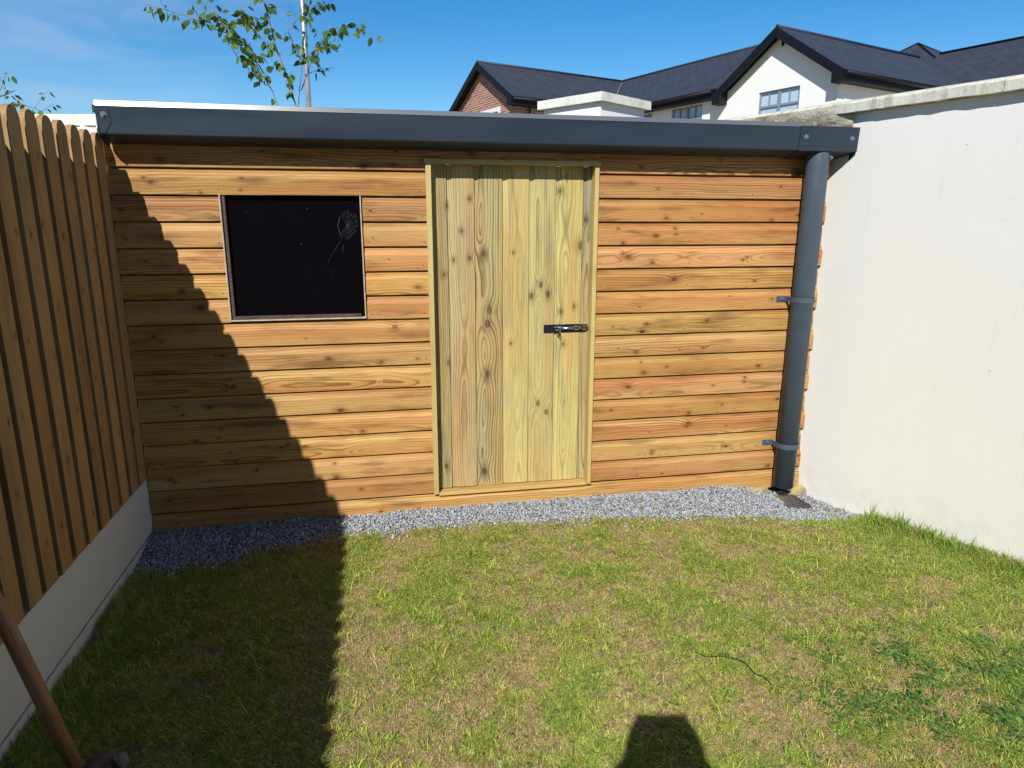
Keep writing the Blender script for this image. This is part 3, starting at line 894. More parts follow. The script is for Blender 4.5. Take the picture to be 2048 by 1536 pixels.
# door
door = MB()
DY = 0.045
KN = [(1.47, 1.542, 1), (1.45, 1.214, 1), (1.463, 0.77, 1.3), (1.439, 0.216, 1.5), (1.54, 1.423, 1), (1.579, 1.575, 1), (1.499, 1.285, 1), (1.578, 1.291, 1.3), (1.566, 0.163, 1), (1.646, 1.313, 1.5), (1.675, 1.033, 2), (1.664, 0.965, 2), (1.662, 0.703, 2), (1.642, 0.172, 2), (1.796, 1.318, 0.9), (1.783, 0.859, 0.9), (1.938, 1.156, 1.6), (1.891, 1.1, 1.6), (1.977, 1.108, 1.6), (1.932, 0.534, 1.6), (1.975, 0.483, 1.6), (2.032, 1.617, 1.2), (2.117, 1.042, 1.0), (2.047, 1.016, 1.0), (2.064, 0.846, 1), (2.146, 1.35, 2), (2.172, 1.477, 1.3)]
EDG = [1.394, 1.470, 1.603, 1.742, 1.876, 2.012, 2.152, 2.200]
DT = [(0.74, 0.71, 0.78), (0.96, 0.90, 1.05), (0.88, 0.87, 0.95), (1.05, 1.04, 0.98), (0.97, 0.96, 0.98), (1.06, 1.04, 0.95), (0.76, 0.76, 0.90)]
DSEED = [3.45, 8.62, 11.97, 1.22, 5.40, 9.35, 14.75]
for i in range(7):
    x0, x1 = EDG[i], EDG[i + 1]; w = x1 - x0; full = max(w, 0.135)
    ks = [(kz, kx - x0 - w * 0.5 + 0.0, kr * 0.0068) for kx, kz, kr in KN if x0 - 0.005 < kx < x1 + 0.005][:5]
    door.ck = ks; door.ctint = DT[i]
    pr = [(0.0, 0.0), (0.0, -0.024), (0.0032, -0.024), (0.0034, -0.0088), (0.013, -0.0080), (0.022, -0.0040), (0.029, -0.0008), (0.034, 0.0), (w - 0.0015, 0.0), (w - 0.0002, -0.0010), (w, -0.024)]
    if i == 0: pr = [(0, 0), (w - 0.0015, 0.0), (w - 0.0002, -0.0010), (w, -0.024)]
    else: pr = pr[1:]
    zb = 0.094 + rnd.uniform(-0.002, 0.003); ztp = 1.732
    nz = 6; rows = []
    for j in range(nz + 1):
        z = zb + (ztp - zb) * j / nz
        rows.append([door.vert((x0 + a, DY - b, z), (z, a - w * 0.5, DSEED[i])) for a, b in pr])
    for j in range(nz):
        for k in range(len(pr) - 1):
            door.face((rows[j][k], rows[j][k + 1], rows[j + 1][k + 1], rows[j + 1][k]))
    bb = [door.vert((x0 + a, DY + 0.026, zb), (0, a, 1)) for a, b in pr]
    for k in range(len(pr) - 1): door.face((rows[0][k], rows[0][k + 1], bb[k + 1], bb[k]))
    for zz in (0.925, 1.69, 0.125):
        for xx in (x0 + w * 0.36, x0 + w * 0.78):
            ids = [door.vert((xx + math.cos(t) * 0.0024, DY - 0.0006, zz + rnd.uniform(-.001, .001) + math.sin(t) * 0.0024)) for t in np.linspace(0, 6.283, 7)[:-1]]
            door.face(ids, 1 if zz > 1.5 else 2)
dr = door.build('door', [M_DOOR, M_HOLE, M_NAIL], shed)

def trim_box(mb, a, b, along, seed, bev=0.0015, tint=(1, 1, 1)):
    mb.ctint = tint
    if along == 'z': g = lambda p: (p[2], p[0] + p[1], seed)
    else: g = lambda p: (p[0], p[2] + p[1], seed)
    mb.box(a, b, 0, g, None, bev)
fr = MB()
trim_box(fr, (1.368, -0.016, 0.086), (1.393, DY + 0.02, 1.733), 'z', 1.0)
trim_box(fr, (2.193, -0.016, 0.082), (2.215, DY + 0.02, 1.733), 'z', 2.0)
trim_box(fr, (1.360, -0.0175, 1.7335), (2.221, DY + 0.02, 1.753), 'x', 3.0, tint=(0.8, 0.85, 0.9))
trim_box(fr, (1.3935, -0.008, 0.074), (2.1925, DY + 0.02, 0.090), 'x', 4.0, tint=(1.05, 0.9, 0.8))
fr.build('door_frame', M_TRIM, shed)

# sliding bolt, a part of the door
PBX0, PBX1, PBZ0, PBZ1 = 1.957, 2.150, 0.908, 0.951
pb = MB()
y0 = DY - 0.001
pb.box((PBX0, y0 - 0.003, PBZ0), (PBX1, y0, PBZ1), 0, None, None, 0.001)
pb.box((2.153, y0 - 0.003, PBZ0 + 0.004), (2.190, y0, PBZ1 - 0.002), 0, None, None, 0.001)
pbolt = pb.build('sliding_bolt', M_BLACKPLATE, dr)
zc = 0.932
rod = MB()
rod.tube([(PBX0 + 0.055, y0 - 0.0125, zc), (2.192, y0 - 0.0125, zc)], 0.0068, 12)
def staple(mb, x, w_):
    pts = [(y0 - 0.004, zc - 0.016), (y0 - 0.004, zc - 0.0095), (y0 - 0.0145, zc - 0.0095), (y0 - 0.021, zc - 0.004), (y0 - 0.021, zc + 0.004), (y0 - 0.0145, zc + 0.0095), (y0 - 0.004, zc + 0.0095), (y0 - 0.004, zc + 0.016)]
    o = 0.0018
    for (ya, za), (yb, zb_) in zip(pts[:-1], pts[1:]):
        d = Vector((0, yb - ya, zb_ - za)).normalized(); nn = Vector((0, -d.z, d.y)) * o
        P = [(x, ya, za), (x + w_, ya, za), (x + w_, yb, zb_), (x, yb, zb_)]
        Q = [(p[0], p[1] + nn.y, p[2] + nn.z) for p in P]
        i0 = [mb.vert(p) for p in P]; i1 = [mb.vert(p) for p in Q]
        mb.face(i0); mb.face(i1[::-1])
        for k in range(4): mb.face((i0[k], i0[(k + 1) % 4], i1[(k + 1) % 4], i1[k]))
staple(rod, 2.118, 0.022); staple(rod, 2.160, 0.018); staple(rod, 2.016, 0.012)
# handle lug and hanging hasp loop
lp = []
for t in np.linspace(0, 1, 13):
    a = math.pi * 2 * t
    lp.append((2.036 + math.sin(a) * 0.0065 + 0.004 * (1 - math.cos(a)) * .5, y0 - 0.022 + 0.004 * (1 - math.cos(a)) * .5, 0.912 - 0.020 * (1 - math.cos(a)) * 0.62))
rod.tube(lp, 0.0019, 8)
rod.box((2.020, y0 - 0.026, 0.906), (2.040, y0 - 0.020, 0.926), 0, None, None, 0.002)
for x in (PBX0 + 0.012, PBX0 + 0.022, 2.075, 2.075, 2.172):
    for z in ((PBZ0 + 0.007, PBZ1 - 0.007)):
        rod.tube([(x, y0 - 0.003, z), (x, y0 - 0.0055, z)], 0.0032, 8)
rod.build('bolt_rod', M_ZINC, dr)

# window
win = empty('window', (0, 0, 0)); win.parent = shed
wf = MB()
def frame_rect(mb, x0, x1, z0, z1, w, ya, yb, bev=0.001, sides='lrtb'):
    if 'l' in sides: mb.box((x0, ya, z0), (x0 + w, yb, z1), 0, None, None, bev)
    if 'r' in sides: mb.box((x1 - w, ya, z0), (x1, yb, z1), 0, None, None, bev)
    if 't' in sides: mb.box((x0 + w, ya + 0.0003, z1 - w), (x1 - w, yb, z1), 0, None, None, bev)
    if 'b' in sides: mb.box((x0 + w, ya + 0.0003, z0), (x1 - w, yb, z0 + w), 0, None, None, bev)
frame_rect(wf, WX0 - 0.006, WX1 + 0.003, WZ0 - 0.002, WZ1 + 0.004, 0.006, -0.006, 0.030, sides='lrb')
wf.build('frame', M_WHTRIM, win)
wf = MB()
frame_rect(wf, WX0 + 0.0017, WX1 - 0.0047, WZ0 + 0.0047, WZ1 + 0.004, 0.015, 0.006, 0.032, sides='lb')
wf.build('inner_frame', M_FRAMEB, win)
gl = MB(); gl.box((WX0 + 0.012, 0.027, WZ0 + 0.015), (WX1 - 0.0035, 0.033, WZ1 + 0.006))
gl.build('pane', M_SHGLASS, win)
web = MB()
r = random.Random(4)
hub = Vector((0.998, 0.0265, 1.452))
anch = []
for a in np.linspace(-2.4, 2.2, 13):
    L_ = 0.035 + 0.02 * r.random()
    anch.append(hub + Vector((math.cos(a) * L_ * 1.1, 0, math.sin(a) * L_ * 1.5)))
for p in anch:
    p.x = min(p.x, 1.046); web.tube([hub, p], 0.00028, 4, caps=False)
for s_ in (0.35, 0.6, 0.85, 1.0):
    q = [hub + (p - hub) * s_ for p in anch]
    for a, b in zip(q[:-1], q[1:]):
        if r.random() < 0.85: web.tube([a, (a + b) / 2 + Vector((0, 0, -0.0015)), b], 0.00026, 4, caps=False)
web.tube([(0.968, 0.0265, 1.49), (0.955, 0.0265, 1.45), (0.965, 0.0265, 1.40), (0.975, 0.0265, 1.385)], 0.0007, 4)
web.tube([(0.965, 0.0265, 1.38), (0.93, 0.0265, 1.33), (0.89, 0.0265, 1.26)], 0.0003, 4)
web.tube([(0.975, 0.0265, 1.36), (0.97, 0.0265, 1.33), (0.98, 0.0265, 1.31)], 0.0004, 4)
web.build('cobweb', M_WEB, win)

# gutter: folded steel box section along the front
GP = [(-0.131, 1.9245), (-0.1235, 1.819), (-0.121, 1.815), (-0.012, 1.789), (-0.006, 1.789), (-0.006, 1.805), (-0.1, 1.83), (-0.122, 1.926)]
GXL, GXR = 0.038, 3.50
gut = MB()
gut.prism(GP, GXL, GXR, lambda a, b, d: (d, a, b))
g = gut.build('gutter', M_GUT, shed)
st = MB()
st.prism([(-0.1325, 1.9245), (-0.1265, 1.9445), (-0.122, 1.9455), (-0.122, 1.9255)], GXL - 0.006, 3.20, lambda a, b, d: (d, a, b))
st.build('gutter_lip', M_STRIP, g)
# end and outlet pieces
ec = MB()
EP = [(-0.133, 1.926), (-0.1255, 1.814), (-0.062, 1.760), (-0.0, 1.712), (0.0, 1.93)]
ec.prism([(-0.133, 1.926), (-0.1255, 1.814), (-0.075, 1.785), (-0.02, 1.772), (-0.012, 1.80), (-0.012, 1.93)], GXL - 0.006, GXL - 0.002, lambda a, b, d: (d, a, b))
# folded tab on the front face at the left end
ec.prism([(0.032, 1.925), (0.082, 1.915), (0.086, 1.860), (0.060, 1.821), (0.040, 1.821)], -0.1335, -0.1315, lambda a, b, d: (a, d - (1.9245 - b) * -0.071, b))
ec.build('end_cap', M_GUT, g)
ec = MB()
ec.prism(EP, 3.530, 3.534, lambda a, b, d: (d, a, b))
P2 = [(y - (0.0022 if y < -0.1 else 0), z - (0.002 if z < 1.85 else 0)) for y, z in GP]
ec.prism([(-0.1345, 1.9285), (-0.1262, 1.814), (-0.0, 1.786), (0, 1.79), (-0.121, 1.82), (-0.129, 1.926)], 3.222, 3.534, lambda a, b, d: (d, a, b))
ec.build('end_cap', M_GUT, g)
ec = MB()
ec.prism([(-0.1365, 1.928), (-0.1282, 1.812), (-0.0, 1.784), (0, 1.786), (-0.126, 1.814), (-0.1345, 1.9275)], 3.062 + 0.145, 3.262, lambda a, b, d: (d, a, b))
ec.build('joint_strip', M_GUT, g)
def bolt(mb, c, n, r=0.0085):
    n = Vector(n).normalized(); c = Vector(c)
    mb.tube([c, c + n * 0.002], r * 1.35, 14); mb.tube([c + n * 0.002, c + n * 0.008], [r * 0.85, r * 0.8], 6, sm=False)
for c in ((0.062, -0.1305, 1.890), (3.238, -0.1335, 1.876), (3.496, -0.1315, 1.873)):
    b_ = MB(); bolt(b_, c, (0, -1, -0.06), 0.0095); b_.build('bolt', M_BOLT, g)

# downpipe
PX, PY, PR = 3.352, -0.066, 0.056
dp = MB()
nS = 28
prof = [(PR, 0.004), (PR, 1.775), (PR, 1.800), (PR * 0.96, 1.812)]
rings = []
for rr, z in prof:
    ring = []
    for j in range(nS):
        t = 2 * math.pi * j / nS
        zz = z
        cx = PX + 0.0 * z
        ring.append(dp.vert((cx - 0.008 + 0.009 * z + math.cos(t) * rr, PY + math.sin(t) * rr, zz), (z, t * rr, 0)))
    rings.append(ring)
inner = [dp.vert((PX - 0.008 + math.cos(2 * math.pi * j / nS) * (PR - 0.003), PY + math.sin(2 * math.pi * j / nS) * (PR - 0.003), 0.004), (0, 0, 0)) for j in range(nS)]
inner2 = [dp.vert((PX - 0.008 + math.cos(2 * math.pi * j / nS) * (PR - 0.003), PY + math.sin(2 * math.pi * j / nS) * (PR - 0.003), 0.08), (0, 0, 0)) for j in range(nS)]
for i in range(len(rings) - 1):
    for j in range(nS): dp.face((rings[i][j], rings[i][(j + 1) % nS], rings[i + 1][(j + 1) % nS], rings[i + 1][j]), 0, True)
for j in range(nS):
    dp.face((rings[0][j], inner[j], inner[(j + 1) % nS], rings[0][(j + 1) % nS]), 0)
    dp.face((inner[j], inner2[j], inner2[(j + 1) % nS], inner[(j + 1) % nS]), 0, True)
pipe = dp.build('downpipe', M_PIPE, shed, recalc=False)
for zc_ in (1.063, 0.250):
    br = MB(); cx = PX - 0.008 + 0.009 * zc_
    R_ = PR + 0.0022; hh = 0.0145
    outer = []
    # strap round the front of the pipe
    for t in np.linspace(math.pi * 1.0, math.pi * 2.0, 17):
        outer.append((cx + math.cos(t) * R_, PY + math.sin(t) * R_))
    path = [(cx - R_ - 0.058, -0.0045), (cx - R_ - 0.006, -0.0045), (cx - R_, -0.016)] + outer + [(cx + R_, -0.016), (cx + R_ + 0.006, -0.0045), (min(cx + R_ + 0.052, 3.482), -0.0045)]
    th_ = 0.0016
    A1 = []; 
    for i, (a, b) in enumerate(path):
        p0 = Vector(path[max(i - 1, 0)]); p1 = Vector(path[min(i + 1, len(path) - 1)])
        d = (p1 - p0).normalized(); nn = Vector((d.y, -d.x))
        A1.append([br.vert((a + nn.x * th_ * s1, b + nn.y * th_ * s1, zc_ + hh * s2)) for s1, s2 in ((0, -1), (1, -1), (1, 1), (0, 1))])
    for i in range(len(A1) - 1):
        for j in range(4): br.face((A1[i][j], A1[i][(j + 1) % 4], A1[i + 1][(j + 1) % 4], A1[i + 1][j]))
    br.face(A1[0]); br.face(A1[-1][::-1])
    bo = br.build('bracket', M_PIPE, pipe)
    BL = [((cx - R_ - 0.028, -0.006, zc_), (0, -1, 0)), ((cx + math.cos(-0.75) * R_, PY + math.sin(-0.75) * R_, zc_ - 0.002), (0.6, -1, 0))]
    if zc_ < 0.5: BL.append(((cx + R_ + 0.026, -0.006, zc_ + 0.002), (0, -1, 0)))
    for c_b, n_b in BL:
        b_ = MB(); bolt(b_, c_b, n_b, 0.0075); b_.build('bolt', M_BOLT, pipe)
b_ = MB(); bolt(b_, (3.405, -0.109, 1.783), (0.5, -1, 0), 0.0085); b_.build('bolt', M_BOLT, pipe)

# ------------------------------------------------------------ left side: plinth wall and picket fence
pw = empty('plinth_wall', (0, 0, 0))
tag(pw, 'low white rendered wall carrying the picket fence on the left', 'wall')
w1 = MB(); w1.box((-0.12, -6.0, 0.003), (0.0, 2.2, 0.268), 0, None, None, 0.003); w1.build('wall', M_LWALL, pw)
w1 = MB(); w1.box((-0.12, -6.0, -0.30), (0.004, 2.2, -0.003), 0, None, None, 0.003); w1.build('base_course', M_LWALL, pw)
w1 = MB(); w1.box((-0.11, -5.99, -0.0028), (-0.010, 2.19, 0.0028)); w1.build('joint', M_DARK, pw)

fence = empty('picket_fence', (0, -2.5, 0.27))
tag(fence, 'tall timber picket fence with rounded tops on the white wall', 'fence')
SH = (0, -2.5, 0.27)
def picket(y, w, top, xf, seed, tint, bot=0.272, th_=0.0195):
    mb = MB(); r = random.Random(int(seed * 977))
    ks = []
    z = bot + r.uniform(0.05, 0.4)
    while z < top - 0.1 and len(ks) < 5:
        ks.append((z, r.uniform(-w * 0.42, w * 0.42), r.uniform(0.004, 0.0085))); z += r.uniform(0.2, 0.5)
    mb.ck = ks; mb.ctint = tint
    out = [(-w / 2, bot + r.uniform(-.003, .003)), (w / 2, bot + r.uniform(-.003, .003))]
    sag = r.uniform(-0.0015, 0.0015)
    out += [(w / 2 + sag, bot + (top - bot) * .5)]
    for t in np.linspace(0, math.pi, 15):
        out.append((w / 2 * math.cos(t), top - 0.045 + 0.045 * math.sin(t) ** 0.9 if 0 < t < math.pi else top - 0.045))
    out += [(-w / 2 + sag, bot + (top - bot) * .5)]
    mb.prism(out, xf - th_, xf, lambda a, b, d: (d, y + a, b), 0, lambda a, b, d: (b, a, seed))
    for zz in (0.42, 1.0, 1.60):
        for q in (-w * 0.26, w * 0.26):
            ids = [mb.vert((xf + 0.0005, y + q + math.cos(t) * 0.0022, zz + 0.004 * q * 10 + math.sin(t) * 0.0022)) for t in np.linspace(0, 6.283, 7)[:-1]]
            mb.face(ids, 1)
    o = mb.build('picket', [M_PICK, M_HOLE], fence, SH)
    return o
py = -0.050; i = 0
while py > -5.2:
    k = rnd.uniform(0.84, 1.1)
    picket(py + 0.003 + rnd.uniform(-0.003, 0.003), 0.0850 + rnd.uniform(-0.002, 0.002), 1.831 + rnd.uniform(-0.003, 0.003), 0.004, 2.3 + i * 1.37, (k * rnd.uniform(.97, 1.05), k, k * rnd.uniform(0.85, 1.05)))
    py -= 0.1195; i += 1
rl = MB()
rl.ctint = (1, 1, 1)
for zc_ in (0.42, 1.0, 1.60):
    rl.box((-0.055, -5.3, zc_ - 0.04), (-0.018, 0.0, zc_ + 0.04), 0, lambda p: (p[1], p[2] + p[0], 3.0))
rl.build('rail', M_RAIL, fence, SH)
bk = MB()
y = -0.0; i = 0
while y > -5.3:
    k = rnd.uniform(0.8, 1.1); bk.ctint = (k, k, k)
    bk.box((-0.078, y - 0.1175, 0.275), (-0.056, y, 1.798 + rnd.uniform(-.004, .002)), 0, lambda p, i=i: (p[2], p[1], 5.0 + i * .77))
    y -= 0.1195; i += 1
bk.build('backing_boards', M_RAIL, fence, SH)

# ------------------------------------------------------------ right boundary wall with coping
wd_ = Vector((WA, -1, 0)).normalized()          # along the wall toward the camera
wn_ = Vector((-1, -WA, 0)).normalized()         # into the yard
W0 = Vector((3.5, 0, 0))
def wp(s, off, z): 
    p = W0 + wd_ * s + wn_ * off; return Vector((p.x, p.y, z))
bw = empty('boundary_wall', (0, 0, 0))
tag(bw, 'high off-white rendered boundary wall running along the right side', 'wall')
mb = MB()
def wbox(mb, s0, s1, o0, o1, z0, z1, mi=0, nseg=1, bump=0.0):
    mb.prism([(s0, z0), (s1, z0), (s1, z1), (s0, z1)], o0, o1, lambda a, b, d: wp(a, d, b))
wbox(mb, -1.35, 7.0, -0.20, 0.0, -0.4, 2.003)
mb.build('wall', M_WALL, bw)
ss = -1.30; cuts = [-1.25, -0.72, -0.20 + 0.41, 0.74, 1.29, 1.85, 2.4, 2.95, 3.5, 4.1, 4.7, 5.3, 5.9, 6.5, 7.0]
cuts = [-1.25, -0.78, -0.31, 0.235, 0.77, 1.31, 1.85, 2.4, 2.95, 3.5, 4.1, 4.7, 5.3, 5.9, 6.5, 7.0]
for a, b in zip(cuts[:-1], cuts[1:]):
    mb = MB(); r = random.Random(int(a * 100) + 900)
    n = 10
    A = []
    for i in range(n + 1):
        s_ = a + 0.002 + (b - a - 0.004) * i / n
        e = lambda k=0.0025: r.uniform(-k, k)
        P = [(-0.245, 2.006), (0.045 + e(), 2.004 + e()), (0.047 + e(), 2.046 + e()), (0.035 + e(), 2.058 + e(.0015)), (-0.1, 2.085), (-0.245, 2.055)]
        A.append([mb.vert(wp(s_, o_, z)) for o_, z in P])
    for i in range(n):
        for j in range(6): mb.face((A[i][j], A[i][(j + 1) % 6], A[i + 1][(j + 1) % 6], A[i + 1][j]))
    mb.face(A[0]); mb.face(A[-1][::-1])
    mb.build('coping', M_COPE, bw)
# rough mortar fillet under the coping where the shed roof meets the wall
mb = MB()
r = random.Random(8); ns, nt = 46, 9; A = []
for i in range(ns + 1):
    s_ = -1.28 + 1.37 * i / ns
    row = []
    endf = 1 - max(0, (i - ns + 4) / 4) ** 2
    for j in range(nt + 1):
        t = j / nt
        z = 1.925 + 0.118 * t
        o_ = (0.006 + 0.046 * math.sin(t * math.pi * 0.55)) * (0.35 + 0.65 * endf) + r.uniform(-0.004, 0.004)
        if j in (0,): o_ = -0.01
        row.append(mb.vert(wp(s_ + (r.uniform(-.004, .004)), o_, z)))
    A.append(row)
for i in range(ns):
    for j in range(nt): mb.face((A[i][j], A[i + 1][j], A[i + 1][j + 1], A[i][j + 1]), 0, True)
e0 = [mb.vert(wp(0.085, -0.02, 1.925 + 0.118 * j / nt)) for j in range(nt + 1)]
for j in range(nt): mb.face((A[-1][j], e0[j], e0[j + 1], A[-1][j + 1]), 0)
mb.build('mortar_fillet', M_MORTAR, bw, recalc=False)

# ------------------------------------------------------------ piers behind the shed
def pier(name, N, head_right, size, ztop, ov, label, wallh=None, group=None, capt=0.058, rough=0.0):
    f1 = Vector((math.sin(head_right), math.cos(head_right), 0)); f2 = Vector((-f1.y, f1.x, 0))
    root = empty(name, (N[0], N[1], 0)); tag(root, label, 'pier', group)
    sh = (N[0], N[1], 0)
    def bx(mb, lo, hi, z0, z1, zc=None):
        pts = [Vector((N[0], N[1], 0)) + f1 * a + f2 * b for a, b in ((lo, lo), (hi, lo), (hi, hi), (lo, hi))]
        A = [mb.vert((p.x + rnd.uniform(-rough, rough), p.y, z0)) for p in pts]; B = [mb.vert((p.x, p.y + rnd.uniform(-rough, rough), z1 + rnd.uniform(-rough, rough))) for p in pts]
        mb.face(A[::-1])
        for i in range(4): mb.face((A[i], A[(i + 1) % 4], B[(i + 1) % 4], B[i]))
        if zc:
            c = Vector((N[0], N[1], 0)) + f1 * (lo + hi) / 2 + f2 * (lo + hi) / 2; k = mb.vert((c.x, c.y, zc))
            for i in range(4): mb.face((B[i], B[(i + 1) % 4], k))
        else: mb.face(B)
    m1 = MB(); bx(m1, ov, size - ov, -0.3, ztop - capt + 0.001); m1.build('shaft', M_HOUSEW, root, sh)
    m2 = MB(); bx(m2, 0, size, ztop - capt, ztop, ztop + size * 0.06); m2.build('cap', M_COPE2, root, sh)
    return root
def cope2():
    t = NT('pale_cap_stone'); o = t.obj()
    a = t.noise(o, 9, 5, 0.65)
    t.col(t.mix(t.rng(a, 0.42, 0.75), (0.78, 0.77, 0.69), (0.58, 0.58, 0.48))); t.set(Roughness=0.85)
    t.bump(t.noise(o, 50, 4, 0.7), 0.4, 0.006); return t.m
M_COPE2 = cope2()
pier('pier', (2.68, 1.40), math.radians(56), 0.595, 2.330, 0.035, 'square white rendered pier with pale cap behind the shed roof')
pier('pier', (-0.30, 1.02), math.radians(15), 0.42, 2.045, 0.03, 'rough white pier top between fence pickets and shed gutter end', rough=0.008)
# low white wall stub behind the fence at left
rb = empty('rear_wall', (0, 0, 0)); tag(rb, 'white rendered wall behind the left shed corner with uneven capping', 'wall')
mb = MB(); mb.box((-0.44, 1.20, -0.3), (-0.12, 1.36, 1.93)); mb.build('wall', M_HOUSEW, rb)
mb = MB(); r = random.Random(31)
for cx, cy, cz, sx, sz in ((-0.40, 1.16, 1.965, 0.07, 0.035), (-0.31, 1.13, 1.975, 0.06, 0.045), (-0.23, 1.15, 1.985, 0.065, 0.05), (-0.15, 1.12, 1.97, 0.06, 0.05)):
    bm = bmesh.new(); bmesh.ops.create_cube(bm, size=1)
    bmesh.ops.subdivide_edges(bm, edges=bm.edges[:], cuts=2, use_grid_fill=True)
    for v in bm.verts:
        v.co = Vector((cx + v.co.x * sx * 1.7 + r.uniform(-.009, .009), cy + v.co.y * 0.2 + r.uniform(-.009, .009), cz + v.co.z * sz * 1.6 + r.uniform(-.008, .008)))
    mb.add_bm(bm)
mb.build('capping', M_COPE2, rb)
mb = MB(); mb.box((-0.165, 0.05, -0.3), (-0.03, 1.0, 1.86), 0, None, None, 0.004)
rs = mb.build('side_return_wall', M_HOUSEW); tag(rs, 'narrow white wall edge between last fence picket and shed gutter', 'wall')

# ------------------------------------------------------------ street lamp pole
lm = empty('street_lamp', (-0.06, 12.0, -0.06)); tag(lm, 'tall galvanised lamp post rising behind the young tree', 'street lamp')
mb = MB(); mb.tube([(0, 0, 0), (0, 0, 1.3)], 0.085, 16); mb.build('base', M_GALV, lm)
mb = MB(); mb.tube([(0, 0, 1.3), (0, 0, 8.0)], [0.058, 0.045], 14); mb.build('pole', M_GALV, lm)
mb = MB(); mb.box((-0.5, -0.1, 8.0), (0.06, 0.1, 8.09), 0, None, None, 0.03); mb.build('lamp_head', M_GALV, lm)

# ------------------------------------------------------------ young tree and shrub
def leafy(name, base, stems, Y, label, cat, leaf_every=0.035, leaf_len=0.072, seed=3, yspread=0.22, trunk=None, dens=1.0):
    root = empty(name, base); tag(root, label, cat)
    r = random.Random(seed)
    wood = MB(); lv = MB()
    if trunk: wood.tube(trunk[0], trunk[1], 8)
    def add_leaf(p, out):
        l = leaf_len * r.uniform(0.6, 1.15); w = l * r.uniform(0.5, 0.68)
        d = (Vector((r.uniform(-.6, .6), r.uniform(-.7, .5), r.uniform(-1.1, -0.15))) + out * 0.5).normalized()
        s = d.cross(Vector((r.uniform(-1, 1), r.uniform(-1, 1), r.uniform(-.4, .4)))).normalized()
        nrm = d.cross(s)
        lv.ctint = (min(1, max(0, r.gauss(0.45, 0.33))), 0, 0)
        st_ = p + d * l * 0.22
        pts = [st_, st_ + d * l * .22 + s * w * .40 + nrm * w * .10, st_ + d * l * .52 + s * w * .46 + nrm * w * .12, st_ + d * l * .82 + s * w * .2 + nrm * .002, st_ + d * l - nrm * l * .08,
               st_ + d * l * .82 - s * w * .2 + nrm * .002, st_ + d * l * .52 - s * w * .46 + nrm * w * .12, st_ + d * l * .22 - s * w * .40 + nrm * w * .10]
        mid = [st_ + d * l * .22, st_ + d * l * .52, st_ + d * l * .82]
        I = [lv.vert(q) for q in pts]; Q = [lv.vert(q) for q in mid]
        for f in ((I[0], I[1], Q[0]), (I[0], Q[0], I[7]), (I[1], I[2], Q[1], Q[0]), (I[7], Q[0], Q[1], I[6]), (I[2], I[3], Q[2], Q[1]), (I[6], Q[1], Q[2], I[5]), (I[3], I[4], Q[2]), (I[5], Q[2], I[4])):
            lv.face(f, 0, True)
    for bi, (br, r0, leafy_from) in enumerate(stems):
        yy = r.uniform(-yspread, yspread); pts = []
        n = len(br)
        for k, (x, z) in enumerate(br):
            pts.append(Vector((x, Y + (yy * k / (n - 1) if n > 1 else 0), z)))
        fine = []
        for a, b in zip(pts[:-1], pts[1:]):
            m = max(2, int((b - a).length / 0.03))
            for q in range(m): fine.append(a.lerp(b, q / m) + Vector((r.uniform(-.002, .002), r.uniform(-.002, .002), r.uniform(-.002, .002))))
        fine.append(pts[-1])
        rad = [r0 * (1 - 0.8 * i / len(fine)) + 0.0008 for i in range(len(fine))]
        wood.tube(fine, rad, 6)
        nf = len(fine)
        for i, p in enumerate(fine):
            if i / nf < leafy_from: continue
            if r.random() < 0.78 * dens:
                for _ in range(r.choice([1, 2, 2, 3])):
                    add_leaf(p + Vector((r.uniform(-.012, .012), r.uniform(-.02, .02), r.uniform(-.012, .012))), Vector((r.uniform(-1, 1), r.uniform(-1, .6), 0)))
            if r.random() < 0.30 * dens and i / nf > leafy_from + .05:   # short side twig with leaves
                d = Vector((r.uniform(-1, 1), r.uniform(-1, 1), r.uniform(-.2, .9))).normalized() * r.uniform(0.05, 0.13)
                wood.tube([p, p + d * .5 + Vector((0, 0, .004)), p + d], [0.0014, 0.001, 0.0008], 4, caps=False)
                for q in (0.45, 0.75, 1.0):
                    if r.random() < 0.8: add_leaf(p + d * q, d.normalized())
    wood.build('trunk', M_BARK, root, base)
    lv.build('foliage', M_LEAF, root, base, recalc=False)
    return root
BR = [[(0.58, 2.32), (0.51, 2.59), (0.46, 2.75), (0.43, 2.93), (0.39, 3.07), (0.38, 3.27)], [(0.59, 2.33), (0.63, 2.56), (0.65, 2.74), (0.71, 2.95), (0.74, 3.09), (0.77, 3.26)], [(0.44, 2.33), (0.41, 2.43), (0.33, 2.58), (0.24, 2.77), (0.12, 2.89), (0.01, 2.96), (-0.11, 2.99)], [(0.41, 2.43), (0.27, 2.74), (0.17, 2.82), (0.03, 2.86), (-0.1, 2.92), (-0.23, 2.96), (-0.45, 3.01)], [(0.62, 2.45), (0.78, 2.81), (0.88, 2.9), (1.01, 2.92), (1.17, 2.86)], [(0.65, 2.56), (0.77, 2.63), (0.87, 2.66)], [(0.48, 2.7), (0.35, 2.83), (0.25, 2.93), (0.22, 3.03)], [(0.45, 2.87), (0.29, 2.96), (0.19, 3.04)], [(0.63, 2.67), (0.55, 2.87), (0.65, 2.98), (0.8, 3.07)], [(0.37, 2.48), (0.29, 2.55), (0.26, 2.69)], [(0.65, 2.67), (0.76, 2.73), (0.87, 2.77)], [(0.16, 2.8), (0.07, 2.92), (-0.02, 3.05), (-0.06, 3.14)], [(0.33, 2.58), (0.19, 2.65), (0.11, 2.77)]]
LF = [0.42, 0.55, 0.5, 0.35, 0.45, 0.4, 0.15, 0.2, 0.1, 0.25, 0.2, 0.1, 0.2]
